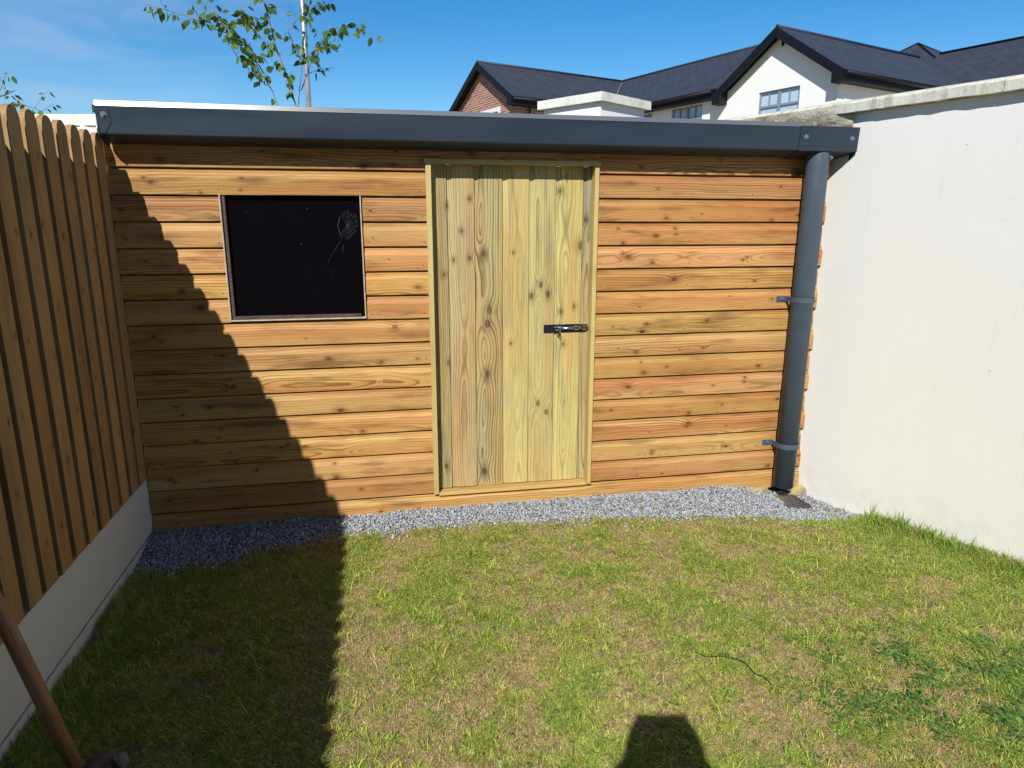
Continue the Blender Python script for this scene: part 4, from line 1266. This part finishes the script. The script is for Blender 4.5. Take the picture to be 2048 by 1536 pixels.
R0 = [0.009, 0.006, 0.005, 0.0045, 0.004, 0.003, 0.003, 0.003, 0.003, 0.002, 0.003, 0.003, 0.003]
stems = [([(0.56 + (0.0 if i != 2 else -0.03), 0.9), (0.56, 1.6)] + b if i in (0, 1, 2) else b, R0[i] * (1.3 if i in (0, 1, 2) else 1), (0.64 + 0.1 * (i == 1)) if i in (0, 1, 2) else LF[i]) for i, b in enumerate(BR)]
leafy('young_tree', (0.56, 2.5, -0.05), stems, 2.5, 'young thin-stemmed tree with small drooping leaves behind the shed roof', 'tree',
      trunk=([(0.56, 2.5, -0.05), (0.565, 2.5, 0.95)], [0.022, 0.016]), dens=0.95)
SHB = [[(-0.62, 1.5), (-0.66, 1.9), (-0.64, 2.05), (-0.60, 2.12), (-0.575, 2.17)], [(-0.66, 1.9), (-0.62, 2.0), (-0.57, 2.03), (-0.51, 2.015), (-0.45, 1.99)], [(-0.68, 1.95), (-0.75, 2.1), (-0.8, 2.2)], [(-0.64, 2.05), (-0.6, 2.07), (-0.57, 2.09)]]
leafy('shrub', (-0.62, 0.6, -0.05), [(b, 0.003, 0.35) for b in SHB], 0.6, 'dark leafed shrub tips peeping over the fence at far left', 'shrub', leaf_len=0.036, seed=9, yspread=0.04,
      trunk=([(-0.62, 0.6, -0.05), (-0.62, 0.6, 1.52)], [0.016, 0.008]), dens=1.0)

# ------------------------------------------------------------ houses in the background (local axes u, v along the estate)
HROT = math.radians(20.076)
def to_world(u, v, z=0): 
    c, s = math.cos(HROT), math.sin(HROT); return (u * c - v * s, u * s + v * c, z)
U0 = 16.638
class House:
    def __init__(s, name, label, u, v):
        s.o = (u, v, 0.0); s.root = empty(name, to_world(u, v, -0.06), HROT); tag(s.root, label, 'house')
    def sh(s): return (s.o[0], s.o[1], -0.06)
def hwall(H, mb, pts, axis, gcf): pass
def window(H, parent_name, ucoord, v0, v1, z0, z1, brickw=False):
    """window in a wall facing -u"""
    w = MB(); u = ucoord
    t = 0.055
    w.box((u - 0.03, v0, z0), (u + 0.05, v0 + t, z1)); w.box((u - 0.03, v1 - t, z0), (u + 0.05, v1, z1))
    w.box((u - 0.029, v0 + t, z1 - t), (u + 0.05, v1 - t, z1)); w.box((u - 0.029, v0 + t, z0), (u + 0.05, v1 - t, z0 + t))
    vm = (v0 + v1) / 2
    w.box((u - 0.031, vm - 0.045, z0 + t), (u + 0.05, vm + 0.045, z1 - t))
    zm = z1 - 0.40
    for a, b in ((v0 + t, vm - 0.045), (vm + 0.045, v1 - t)):
        w.box((u - 0.028, a, zm - 0.03), (u + 0.05, b, zm + 0.03))
        w.box((u - 0.027, (a + b) / 2 - 0.012, zm + 0.03), (u + 0.05, (a + b) / 2 + 0.012, z1 - t))
    fo = w.build('window', M_UPVC, H.root, H.sh())
    p = MB(); p.box((u + 0.012, v0 + t * .6, z0 + t * .6), (u + 0.02, v1 - t * .6, z1 - t * .6), 0, lambda q: (q[1], q[2], 0)); p.build('pane', M_HGLASS, fo, H.sh())
    # inset reveal: four thin dark returns would sit here; wall has a real opening cut as separate rectangles
    return fo
def wall_with_holes(mb, u, v0, v1, z0, z1, holes, th_=0.3, mi=0):
    """wall at u facing -u with rectangular openings (va,vb,za,zb)"""
    g = lambda q: (q[1], q[2], 0)
    hs = sorted(holes)
    cur = v0
    for va, vb, za, zb in hs:
        if va > cur: mb.box((u, cur, z0), (u + th_, va, z1), mi, g)
        mb.box((u, va, z0), (u + th_, vb, za), mi, g)
        if zb < z1: mb.box((u, va, zb), (u + th_, vb, z1), mi, g)
        cur = vb
    mb.box((u, cur, z0), (u + th_, v1, z1), mi, g)
def slope(mb, P, gcs, th_=0.06):
    """one roof plane with thickness"""
    P = [Vector(p) for p in P]
    n = (P[1] - P[0]).cross(P[2] - P[0]).normalized()
    if n.z < 0: n = -n
    A = [mb.vert(p, g) for p, g in zip(P, gcs)]; B = [mb.vert(p - n * th_, g) for p, g in zip(P, gcs)]
    mb.face(A); mb.face(B[::-1])
    for i in range(len(P)): mb.face((A[i], A[(i + 1) % len(P)], B[(i + 1) % len(P)], B[i]))
def roof_plane(mb, e0, e1, r1, r0, kind):
    """eave points e0,e1 ridge points r1,r0; gc = (along, upslope)"""
    pts = [Vector(e0), Vector(e1), Vector(r1), Vector(r0)]
    ax = (pts[1] - pts[0]).normalized()
    up = (pts[3] - pts[0]); up = (up - ax * up.dot(ax)).normalized()
    gcs = [((p - pts[0]).dot(ax), (p - pts[0]).dot(up), 0) for p in pts]
    slope(mb, pts, gcs)

GZ_ = -0.06
H = House('white_house', 'two storey house, white rendered gable and red brick wing, slate roof', U0, 8.07)
GV0, GV1 = 8.07, 11.70; GE = 5.20; VA = (GV0 + GV1) / 2
SL = 0.665
APW = GE + (VA - GV0) * SL
# white gable wing walls
mb = MB()
gf = lambda q: (q[1], q[2], 0)
wall_with_holes(mb, U0, GV0, GV1, GZ_, GE - 0.0, [(9.20, 10.55, 3.9, 5.02)])
mb.prism([(GV0, GE), (GV1, GE), (VA, APW)], U0, U0 + 0.3, lambda a, b, d: (d, a, b))
mb.box((U0 + 0.3, GV0, GZ_), (U0 + 6.4, GV0 + 0.3, GE + 0.05))
mb.build('gable_wall', M_HOUSEW, H.root, H.sh())
mb = MB()
wall_with_holes(mb, U0 + 0.012, GV1, 17.4, GZ_, 5.30, [(12.68, 14.02, 4.0, 5.03), (14.95, 15.75, 4.0, 5.03)])
mb.build('wing_wall', M_HOUSEW, H.root, H.sh())
mb = MB(); mb.box((U0 + 0.35, GV0 + 0.35, GZ_), (U0 + 4.8, 22.0, 5.2)); mb.build('rear_wall', M_HOUSEW, H.root, H.sh())
window(H, '', U0 + 0.07, 9.20, 10.55, 3.9, 5.02); window(H, '', U0 + 0.08, 12.68, 14.02, 4.0, 5.03); window(H, '', U0 + 0.08, 14.95, 15.75, 4.0, 5.03)
# gable roof
OVH = 0.30; OG = 0.28
RZ = 6.56
def ez(dv): return RZ - (dv) * SL
mb = MB()
ug = U0 - OG; ue = U0 + 6.6
hv = VA - GV0 + OVH
roof_plane(mb, (ug, VA - hv, ez(hv)), (ue, VA - hv, ez(hv)), (ue, VA, RZ), (ug, VA, RZ), 0)
roof_plane(mb, (ue, VA + hv, ez(hv)), (ug, VA + hv, ez(hv)), (ug, VA, RZ), (ue, VA, RZ), 0)
# main ridge block
MR = U0 + 2.45; MZ = 6.97; ME = U0 - 0.30; MEZ = MZ - (MR - ME) * 0.60
roof_plane(mb, (ME, 21.5, MEZ), (ME, GV1 + 0.2, MEZ), (MR, GV1 + 0.2, MZ), (MR, 21.5, MZ), 0)
roof_plane(mb, (MR * 2 - ME, GV1 - 1, MEZ), (MR * 2 - ME, 21.5, MEZ), (MR, 21.5, MZ), (MR, 10.9, MZ), 0)
slope(mb, [(MR, GV1 + 0.2, MZ), (MR, 10.9, MZ - 0.02), (ME + 1.6, GV1 + 0.2, MZ - 1.0)], [(0, 0, 0), (1, 0, 0), (0, 1, 0)])
slope(mb, [(MR, 10.9, MZ - 0.01), (MR - 0.9, 9.9, RZ - 0.1), (MR + 1.6, 9.9, RZ - 0.1)], [(0, 1.2, 0), (0, 0, 0), (2, 0, 0)])
# brick wing roof
BU = U0 - 3.95; BV0, BV1 = 17.35, 21.65; BA = (BV0 + BV1) / 2; BZ = 6.97; BS = 0.60
bhv = BA - BV0 + 0.28; beg = BU - 0.26
roof_plane(mb, (beg, BA - bhv, BZ - bhv * BS), (MR, BA - bhv, BZ - bhv * BS), (MR, BA, BZ), (beg, BA, BZ), 0)
roof_plane(mb, (MR, BA + bhv, BZ - bhv * BS), (beg, BA + bhv, BZ - bhv * BS), (beg, BA, BZ), (MR, BA, BZ), 0)
rfo = mb.build('roof', M_SLATE, H.root, H.sh())
# ridge tiles
mb = MB()
for a, b in (((ug, VA, RZ + 0.01), (ue, VA, RZ + 0.01)), ((MR, 10.95, MZ + 0.01), (MR, 21.4, MZ + 0.01)), ((beg, BA, BZ + 0.012), (MR - .1, BA, BZ + 0.012))):
    mb.tube([a, b], 0.05, 8)
mb.build('ridge_tiles', simple('ridge_tile', (0.018, 0.024, 0.045), 0.6), rfo, H.sh())
mb = MB()     # lead valley between brick wing roof and main roof
va_ = Vector((MR - 0.25, BA - 0.30, BZ - 0.13)); vb_ = Vector((MR - (bhv) * 1.0, BA - bhv, BZ - bhv * BS + 0.03))
d_ = (vb_ - va_).normalized(); s_ = Vector((0.35, 0.75, 0)).normalized() * 0.13
I = [mb.vert(p) for p in (va_ - s_ * .6, va_ + s_ * .6, vb_ + s_, vb_ - s_)]; J = [mb.vert(mb.v[k][0:2] + (mb.v[k][2] + 0.03,)) for k in I]
mb.face(I[::-1]); mb.face(J)
for k in range(4): mb.face((I[k], I[(k + 1) % 4], J[(k + 1) % 4], J[k]))
mb.build('valley_flashing', M_LEAD, rfo, H.sh())
# bargeboards, soffits, gutters
mb = MB()
def barge(mb, u, VA_, hv_, Z, S, dpt=0.22, th_=0.04, soff=None):
    for sg in (-1, 1):
        poly = [(VA_, Z + 0.0), (VA_ + sg * hv_, Z - hv_ * S), (VA_ + sg * hv_, Z - hv_ * S - dpt), (VA_ , Z - dpt - 0.02)]
        mb.prism(poly, u - th_, u, lambda a, b, d: (d, a, b))
        if soff:
            poly = [(VA_, Z - 0.09), (VA_ + sg * hv_, Z - hv_ * S - 0.09), (VA_ + sg * hv_, Z - hv_ * S - 0.12), (VA_, Z - 0.12)]
            mb.prism(poly, u, soff, lambda a, b, d: (d, a, b))
        # boxed eave return
        ev = VA_ + sg * hv_; iv = VA_ + sg * (hv_ - OVH)
        z = Z - hv_ * S
        poly = [(ev, z - 0.02), (ev, z - dpt - 0.05), (iv, z - dpt - 0.05), (iv, z + 0.1)]
        mb.prism(poly, u - th_ - 0.002, (soff or u) - 0.002, lambda a, b, d: (d, a, b))
barge(mb, ug, VA, hv, RZ, SL, 0.24, 0.04, U0)
mb.build('bargeboard', M_BLACKP, H.root, H.sh())
mb = MB(); barge(mb, beg, BA, bhv, BZ, BS, 0.22, 0.04, BU); mb.build('bargeboard', M_BLACKP, H.root, H.sh())
def gutter_run(name, p0, p1, out):
    """fascia, soffit and half round gutter"""
    mb = MB(); p0 = Vector(p0); p1 = Vector(p1); out = Vector(out)
    inn_ = -out * OVH
    for a0, a1, z0, z1 in ((0.0, 0.03, -0.26, -0.05), (0.03, OVH, -0.26, -0.235)):
        pts = [p0 - out * a0, p1 - out * a0, p1 - out * a1, p0 - out * a1]
        A = [mb.vert((p.x, p.y, p.z + z0)) for p in pts]; B = [mb.vert((p.x, p.y, p.z + z1)) for p in pts]
        mb.face(A[::-1]); mb.face(B)
        for i in range(4): mb.face((A[i], A[(i + 1) % 4], B[(i + 1) % 4], B[i]))
    mb.tube([p0 + out * 0.055 + Vector((0, 0, -0.085)), p1 + out * 0.055 + Vector((0, 0, -0.085))], 0.055, 8)
    return mb.build(name, M_BLACKP, H.root, H.sh())
gutter_run('gutter', (ug, VA - hv - 0.005, ez(hv)), (ue, VA - hv - 0.005, ez(hv)), (0, -1, 0))
gutter_run('gutter', (ME - 0.005, GV1 + OVH, MEZ), (ME - 0.005, BA - bhv, MEZ), (-1, 0, 0))
gutter_run('gutter', (beg, BA - bhv - 0.005, BZ - bhv * BS), (ME - .3, BA - bhv - 0.005, BZ - bhv * BS), (0, -1, 0))
# brick wing
mb = MB()
BEZ = BZ - (BA - BV0) * BS - 0.14
wall_with_holes(mb, BU, BV0, BV1, GZ_, 4.0, [])
wall_with_holes(mb, BU, BV0, BV1, 4.0, 5.28, [(18.45, 20.10, 4.0, 5.22)])
mb.box((BU, BV0, 5.28), (BU + 0.3, BV1, BEZ), 0, gf)
mb.prism([(BV0, BEZ), (BV1, BEZ), (BA, BZ - 0.12)], BU, BU + 0.3, lambda a, b, d: (d, a, b), 0, lambda a, b, d: (a, b, 0))
mb.box((BU + 0.3, BV0, GZ_), (U0 + 0.3, BV0 + 0.3, BEZ), 0, lambda q: (q[0], q[2], 0))
mb.box((BU + 0.3, BV1 - 0.3, GZ_), (U0 + 0.3, BV1, BEZ), 0, lambda q: (q[0], q[2], 0))
mb.build('brick_wall', M_BRICK, H.root, H.sh())
mb = MB()
for a, b, c_, d in ((18.30, 18.45, 3.9, 5.36), (20.10, 20.25, 3.9, 5.36), (18.45, 20.10, 5.22, 5.36)):
    mb.box((BU - 0.03, a, c_), (BU + 0.1, b, d))
mb.build('window_surround', M_WHSURR, H.root, H.sh())
window(H, '', BU + 0.08, 18.45, 20.10, 4.0, 5.22)
mb = MB(); mb.tube([(BU + 0.55, BV0 - 0.09, GZ_), (BU + 0.55, BV0 - 0.09, BEZ - 0.1), (BU + 0.55, BV0 - 0.2, BEZ + 0.02)], 0.04, 8); mb.build('downpipe', M_BLACKP, H.root, H.sh())
mb = MB(); mb.tube([(U0 - 0.005, VA - 0.03, APW - 0.18), (U0 - 0.03, VA - 0.03, APW - 0.18)], 0.035, 8); mb.box((U0 - 0.04, VA - 0.06, APW - 0.30), (U0, VA - 0.0, APW - 0.16)); mb.build('wall_vent', M_BLACKP, H.root, H.sh())

# second house block to the right, slate roof only visible above the wall
H = House('slate_roofed_house', 'long dark slate roof of the house rising behind the right wall', 22.6, -6.0)
mb = MB(); mb.box((22.9, -8.0, GZ_), (27.1, 10.0, 5.3)); mb.build('wall', M_HOUSEW, H.root, H.sh())
mb = MB()
RU = 25.0; RZ2 = 6.93
roof_plane(mb, (22.4, 10.2, 5.25), (22.4, -8.3, 5.25), (RU, -8.3, RZ2), (RU, 10.2, RZ2), 0)
roof_plane(mb, (27.6, -8.3, 5.25), (27.6, 10.2, 5.25), (RU, 10.2, RZ2), (RU, -8.3, RZ2), 0)
mb.prism([(22.4, 5.25), (27.6, 5.25), (RU, RZ2 - 0.02)], 10.15, 10.25, lambda a, b, d: (a, d, b))
ro = mb.build('roof', M_SLATE, H.root, H.sh())
mb = MB(); mb.tube([(RU, -8.3, RZ2 + 0.01), (RU, 10.2, RZ2 + 0.01)], 0.05, 8); mb.build('ridge_tiles', M_BLACKP, ro, H.sh())
# hipped roof behind
H = House('hipped_house', 'small hipped slate roof peak peeping over the gable ridge', 27.2, 9.0)
mb = MB(); mb.box((26.2, 9.6, GZ_), (30.8, 14.2, 6.4)); mb.build('wall', M_HOUSEW, H.root, H.sh())
mb = MB()
ap = (26.6, 11.93, 7.80); qd = [(24.4, 9.6, 6.35), (28.8, 9.6, 6.35), (28.8, 14.2, 6.35), (24.4, 14.2, 6.35)]
for a, b in zip(qd, qd[1:] + qd[:1]):
    a = Vector(a); b = Vector(b); c_ = Vector(ap); ax = (b - a).normalized(); up = (c_ - a) - ax * (c_ - a).dot(ax); hu = up.length
    slope(mb, [a, b, c_], [(0, 0, 0), ((b - a).length, 0, 0), ((c_ - a).dot(ax), hu, 0)])
ro = mb.build('roof', M_SLATE, H.root, H.sh())
mb = MB()
for q in qd: mb.tube([q, ap], 0.035, 6)
mb.build('hip_tiles', M_BLACKP, ro, H.sh())

# ------------------------------------------------------------ small things on the ground
dg = empty('drain_grate', (3.372, -0.122, -0.088)); dg.scale = (0.80, 1.0, 1.0); tag(dg, 'black square drain grating in the gravel below the downpipe', 'drain')
ca, sa = math.cos(0.12), math.sin(0.12)
def drot(x, y, z): return (x * ca - y * sa, x * sa + y * ca, z)
mb = MB()
for i in range(7):
    o_ = -0.072 + i * 0.024
    mb.prism([(o_ - 0.0019, 0.0), (o_ + 0.0019, 0.0), (o_ + 0.0019, 0.005), (o_ - 0.0019, 0.005)], -0.075, 0.075, lambda a, b, d: drot(a, d, b + 0.012))
    mb.prism([(o_ - 0.0019, 0.0), (o_ + 0.0019, 0.0), (o_ + 0.0019, 0.0045), (o_ - 0.0019, 0.0045)], -0.0745, 0.0745, lambda a, b, d: drot(d, a, b + 0.012))
mb.build('grating', M_GRAT, dg)
mb = MB()
for a, b, c_, d in ((-0.082, -0.082, 0.082, -0.077), (-0.082, 0.077, 0.082, 0.082), (-0.082, -0.077, -0.077, 0.077), (0.077, -0.077, 0.083, 0.077)):
    P = [(a, b), (c_, b), (c_, d), (a, d)]
    mb.prism(P, 0.0, 0.0185, lambda p, q, dd: drot(p, q, dd))
mb.build('frame', M_RUST, dg)
mb = MB(); mb.prism([(-0.076, -0.076), (0.076, -0.076), (0.076, 0.076), (-0.076, 0.076)], -0.02, 0.003, lambda p, q, dd: drot(p, q, dd)); mb.build('sump', M_DARK, dg)

def rock(name, c, s, mat, label, seed, cat='rock'):
    bm = bmesh.new(); bmesh.ops.create_icosphere(bm, subdivisions=3, radius=1)
    r = np.random.default_rng(seed); k = r.normal(0, 1, (7, 3))
    k /= np.linalg.norm(k, axis=1)[:, None]
    for v in bm.verts:
        p = np.array(v.co)
        for q in k:
            d = p @ q
            if d > 0.62: p = p - q * (d - 0.62)
        p = p * (1 + 0.05 * math.sin(p[0] * 9 + p[1] * 7) + r.normal(0, 0.012))
        v.co = Vector((p[0] * s[0], p[1] * s[1], p[2] * s[2]))
    m_ = MB(); m_.add_bm(bm)
    o = m_.build(name, mat); o.location = c; tag(o, label, cat)
    return o
rock('concrete_lump', (3.235, -0.012, -0.052), (0.085, 0.05, 0.040), M_STONE, 'yellowish stained lump of concrete under the shed corner, left of the downpipe', 3)
rock('concrete_lump', (3.475, -0.02, -0.062), (0.055, 0.035, 0.05), M_STONE, 'small yellowish lump squeezed between downpipe foot and right wall', 6)
o = rock('rock', (0.292, -1.535, -0.028), (0.062, 0.032, 0.032), M_ROCKB, 'reddish brown stone beside the wooden handle at bottom left', 5); o.rotation_euler = (0.2, -0.35, 0.75)
o = rock('rock', (0.338, -1.515, -0.030), (0.03, 0.036, 0.028), M_ROCKG, 'small grey stone touching the brown stone in the shaded grass', 12)
tl = empty('garden_tool', (0.245, -1.545, -0.05)); tag(tl, 'worn brown wooden tool handle leaning on the left plinth wall', 'garden tool')
mb = MB(); 
mb.tube([(0.0, 0.0, 0.02), (-0.060, 0.001, 0.28), (-0.118, 0.0, 0.54), (-0.172, 0.0, 0.80), (-0.222, 0.0, 1.03)], [0.0195, 0.0205, 0.020, 0.0195, 0.018], 16)
mb.build('handle', M_HANDLE, tl)
mb = MB(); mb.tube([(0.006, 0, -0.03), (-0.001, 0, 0.024)], [0.024, 0.0222], 14); mb.build('socket', M_ROCKB, tl)
mb = MB(); mb.tube([(2.18, -1.37, gh(2.18, -1.37) + .016), (2.20, -1.41, gh(2.2, -1.41) + .018), (2.25, -1.415, gh(2.25, -1.415) + .02), (2.30, -1.44, gh(2.3, -1.44) + .018), (2.315, -1.47, gh(2.3, -1.47) + .02), (2.32, -1.53, gh(2.3, -1.5) + .017), (2.34, -1.55, gh(2.3, -1.5) + .019), (2.35, -1.60, gh(2.3, -1.6) + .012)], [0.001, 0.0013, 0.0012, 0.0015, 0.002, 0.0017, 0.0013, 0.0008], 6)
tw = mb.build('twig', M_TWIG); tag(tw, 'thin black crooked twig lying on the lawn', 'twig')

# ------------------------------------------------------------ the photographer (stands behind the camera; only the shadow is in view)
def person():
    root = empty('person', (1.06, -3.70, float(gh(1.06, -3.70)))); tag(root, 'person in dark clothes holding a phone sideways, casting a shadow on the lawn', 'person')
    R0_ = Vector(root.location)
    hand_l = CAMPOS - RGT * 0.030 - FWD * 0.045 - UP * 0.020
    hand_r = CAMPOS + RGT * 0.142 - FWD * 0.045 - UP * 0.020
    L_ = lambda v: Vector(v) - R0_
    J = {'pel': (1.06, -3.70, 0.92), 'sp': (1.06, -3.70, 1.12), 'ch': (1.06, -3.68, 1.29), 'nk': (1.065, -3.66, 1.40), 'hd': (1.07, -3.62, 1.47), 'hd2': (1.075, -3.60, 1.565),
         'sl': (0.89, -3.69, 1.33), 'sr': (1.23, -3.69, 1.33), 'el': (0.97, -3.50, 1.18), 'er': (1.26, -3.50, 1.15),
         'hl': (0.97, -3.70, 0.88), 'hr': (1.15, -3.70, 0.88), 'kl': (0.95, -3.67, 0.48), 'kr': (1.17, -3.67, 0.48), 'al': (0.94, -3.72, 0.05), 'ar': (1.18, -3.72, 0.05), 'tl': (0.93, -3.54, -0.01), 'tr': (1.20, -3.54, -0.01)}
    J = {k: Vector(v) for k, v in J.items()}; J['wl'] = hand_l - UP * 0.03 - FWD * 0.02; J['wr'] = hand_r - UP * 0.03 - FWD * 0.02
    rad = {'pel': .15, 'sp': .135, 'ch': .155, 'nk': .055, 'hd': .078, 'hd2': .082, 'sl': .062, 'sr': .062, 'el': .045, 'er': .045, 'wl': .028, 'wr': .028, 'hl': .095, 'hr': .095, 'kl': .062, 'kr': .062, 'al': .042, 'ar': .042, 'tl': .032, 'tr': .032}
    E = [('pel', 'sp'), ('sp', 'ch'), ('ch', 'nk'), ('nk', 'hd'), ('hd', 'hd2'), ('ch', 'sl'), ('ch', 'sr'), ('sl', 'el'), ('sr', 'er'), ('el', 'wl'), ('er', 'wr'), ('pel', 'hl'), ('pel', 'hr'), ('hl', 'kl'), ('hr', 'kr'), ('kl', 'al'), ('kr', 'ar'), ('al', 'tl'), ('ar', 'tr')]
    def skin(name, joints, edges, rads, mat, rootj):
        me = bpy.data.meshes.new(name); ids = {k: i for i, k in enumerate(joints)}
        me.from_pydata([L_(joints[k]) for k in joints], [(ids[a], ids[b]) for a, b in edges], [])
        o = bpy.data.objects.new(name, me); COL.objects.link(o); o.parent = root
        m = o.modifiers.new('skin', 'SKIN'); m.use_smooth_shade = True
        for k, i in ids.items():
            v = me.skin_vertices[0].data[i]; v.radius = (rads[k], rads[k]); v.use_root = (k == rootj)
        o.modifiers.new('sub', 'SUBSURF').levels = 2; o.modifiers['sub'].render_levels = 2
        me.materials.append(mat); return o
    # body with hands: fingers are short chains from the palm
    Jb = dict(J); Rb = dict(rad); Eb = list(E)
    for sd_, w_, h_ in ((-1, 'wl', hand_l), (1, 'wr', hand_r)):
        pk = 'palm%d' % sd_; Jb[pk] = h_ + UP * 0.0; Rb[pk] = 0.022; Eb.append((w_, pk))
        for f in range(4):
            a = h_ + UP * (0.020 - 0.014 * f) - RGT * sd_ * 0.000
            b = a + FWD * 0.030 - RGT * sd_ * 0.004 * f
            k1, k2 = 'f%d%d' % (sd_, f), 'g%d%d' % (sd_, f)
            Jb[k1] = h_ + UP * (0.016 - 0.011 * f) + FWD * 0.015; Jb[k2] = Jb[k1] + FWD * 0.016 - RGT * sd_ * (0.010 + 0.003 * f)
            Rb[k1] = .0085; Rb[k2] = .0075; Eb += [(pk, k1), (k1, k2)]
        k1, k2 = 't%da' % sd_, 't%db' % sd_
        Jb[k1] = h_ - RGT * sd_ * 0.022 - UP * 0.02 + FWD * 0.004; Jb[k2] = Jb[k1] - RGT * sd_ * 0.022 + UP * 0.012 + FWD * 0.008; Rb[k1] = .010; Rb[k2] = .009
        Eb += [(pk, k1), (k1, k2)]
    skin('body', Jb, Eb, Rb, M_HOSKIN, 'pel')
    up = ['pel', 'sp', 'ch', 'nk', 'sl', 'sr', 'el', 'er', 'wl', 'wr']
    Rj = {k: rad[k] + (0.018 if k != 'nk' else 0.012) for k in up}
    Ju = {k: J[k] for k in up}; Ju['wl'] = J['el'].lerp(J['wl'], 0.9); Ju['wr'] = J['er'].lerp(J['wr'], 0.9); Ju['nk'] = J['ch'].lerp(J['nk'], 0.8)
    skin('jacket', Ju, [e for e in E if e[0] in up and e[1] in up], Rj, M_CLOTH, 'pel')
    lo = ['pel', 'hl', 'hr', 'kl', 'kr', 'al', 'ar']
    skin('trousers', {k: J[k] for k in lo}, [e for e in E if e[0] in lo and e[1] in lo], {k: rad[k] + .014 for k in lo}, M_JEANS, 'pel')
    # hair, nose and ears
    bm = bmesh.new(); bmesh.ops.create_uvsphere(bm, u_segments=20, v_segments=12, radius=1)
    bmesh.ops.delete(bm, geom=[v for v in bm.verts if v.co.z < -0.1 and v.co.y > -0.1], context='VERTS')
    for v in bm.verts: v.co = Vector((v.co.x * .094, v.co.y * .104, v.co.z * .085)) + L_((1.075, -3.615, 1.585))
    m_ = MB(); m_.add_bm(bm, sm=True); m_.build('hair', M_HAIR, root)
    return root
pers = person()
ph = empty('phone', CAMPOS - FWD * 0.020 + RGT * 0.057 - UP * 0.014); ph.rotation_euler = cam.matrix_world.to_euler()
tag(ph, 'black phone held up sideways in front of the photographer', 'phone')
mb = MB(); mb.box((-0.081, -0.039, -0.005), (0.081, 0.039, 0.004), 0, None, None, 0.003); mb.build('case', M_PHONE, ph)

# ------------------------------------------------------------ added unseen house behind the photographer (blocks sky light, keeps shed shade dark)
hb = empty('added_rear_house', (1.5, -9.8, -0.06)); tag(hb, 'unseen two storey house added behind the photographer to darken the shed front', 'house')
S_ = (1.5, -9.8, -0.06)
mb = MB()
gfx = lambda q: (q[0], q[2], 0)
holes = [(-3.2, -1.2, 0.9, 2.1), (1.2, 3.4, -0.05, 2.1), (5.2, 6.6, 0.9, 2.1)]
xs = [-6.0]; 
for a, b, c_, d in holes: xs += [a, b]
xs.append(8.6)
for i in range(0, len(xs) - 1):
    if i % 2 == 0: mb.box((xs[i], -10.1, -0.1), (xs[i + 1], -9.8, 5.25))
    else:
        h = holes[i // 2]; mb.box((xs[i], -10.1, h[3]), (xs[i + 1], -9.8, 5.25))
        if h[2] > 0: mb.box((xs[i], -10.1, -0.1), (xs[i + 1], -9.8, h[2]))
mb.box((-6.0, -17.0, -0.1), (-5.7, -10.1, 5.25)); mb.box((8.3, -17.0, -0.1), (8.6, -10.1, 5.25)); mb.box((-6.0, -17.3, -0.1), (8.6, -17.0, 5.25))
mb.build('wall', M_HOUSEW, hb, S_)
for a, b, c_, d in holes:
    w = MB(); c_ = max(c_, 0.0)
    w.box((a, -9.95, c_), (a + .07, -9.85, d)); w.box((b - .07, -9.95, c_), (b, -9.85, d)); w.box((a + .07, -9.95, d - .07), (b - .07, -9.85, d)); w.box((a + .07, -9.95, c_), (b - .07, -9.85, c_ + .07)); w.box(((a + b) / 2 - .04, -9.949, c_ + .07), ((a + b) / 2 + .04, -9.851, d - .07))
    fo = w.build('window', M_UPVC, hb, S_)
    p = MB(); p.box((a + .05, -9.915, c_ + .05), (b - .05, -9.905, d - .05)); p.build('pane', M_SHGLASS, fo, S_)
mb = MB()
roof_plane(mb, (8.9, -9.5, 5.15), (-6.3, -9.5, 5.15), (-6.3, -13.5, 7.6), (8.9, -13.5, 7.6), 0)
roof_plane(mb, (-6.3, -17.6, 5.15), (8.9, -17.6, 5.15), (8.9, -13.5, 7.6), (-6.3, -13.5, 7.6), 0)
mb.build('roof', M_SLATE, hb, S_)
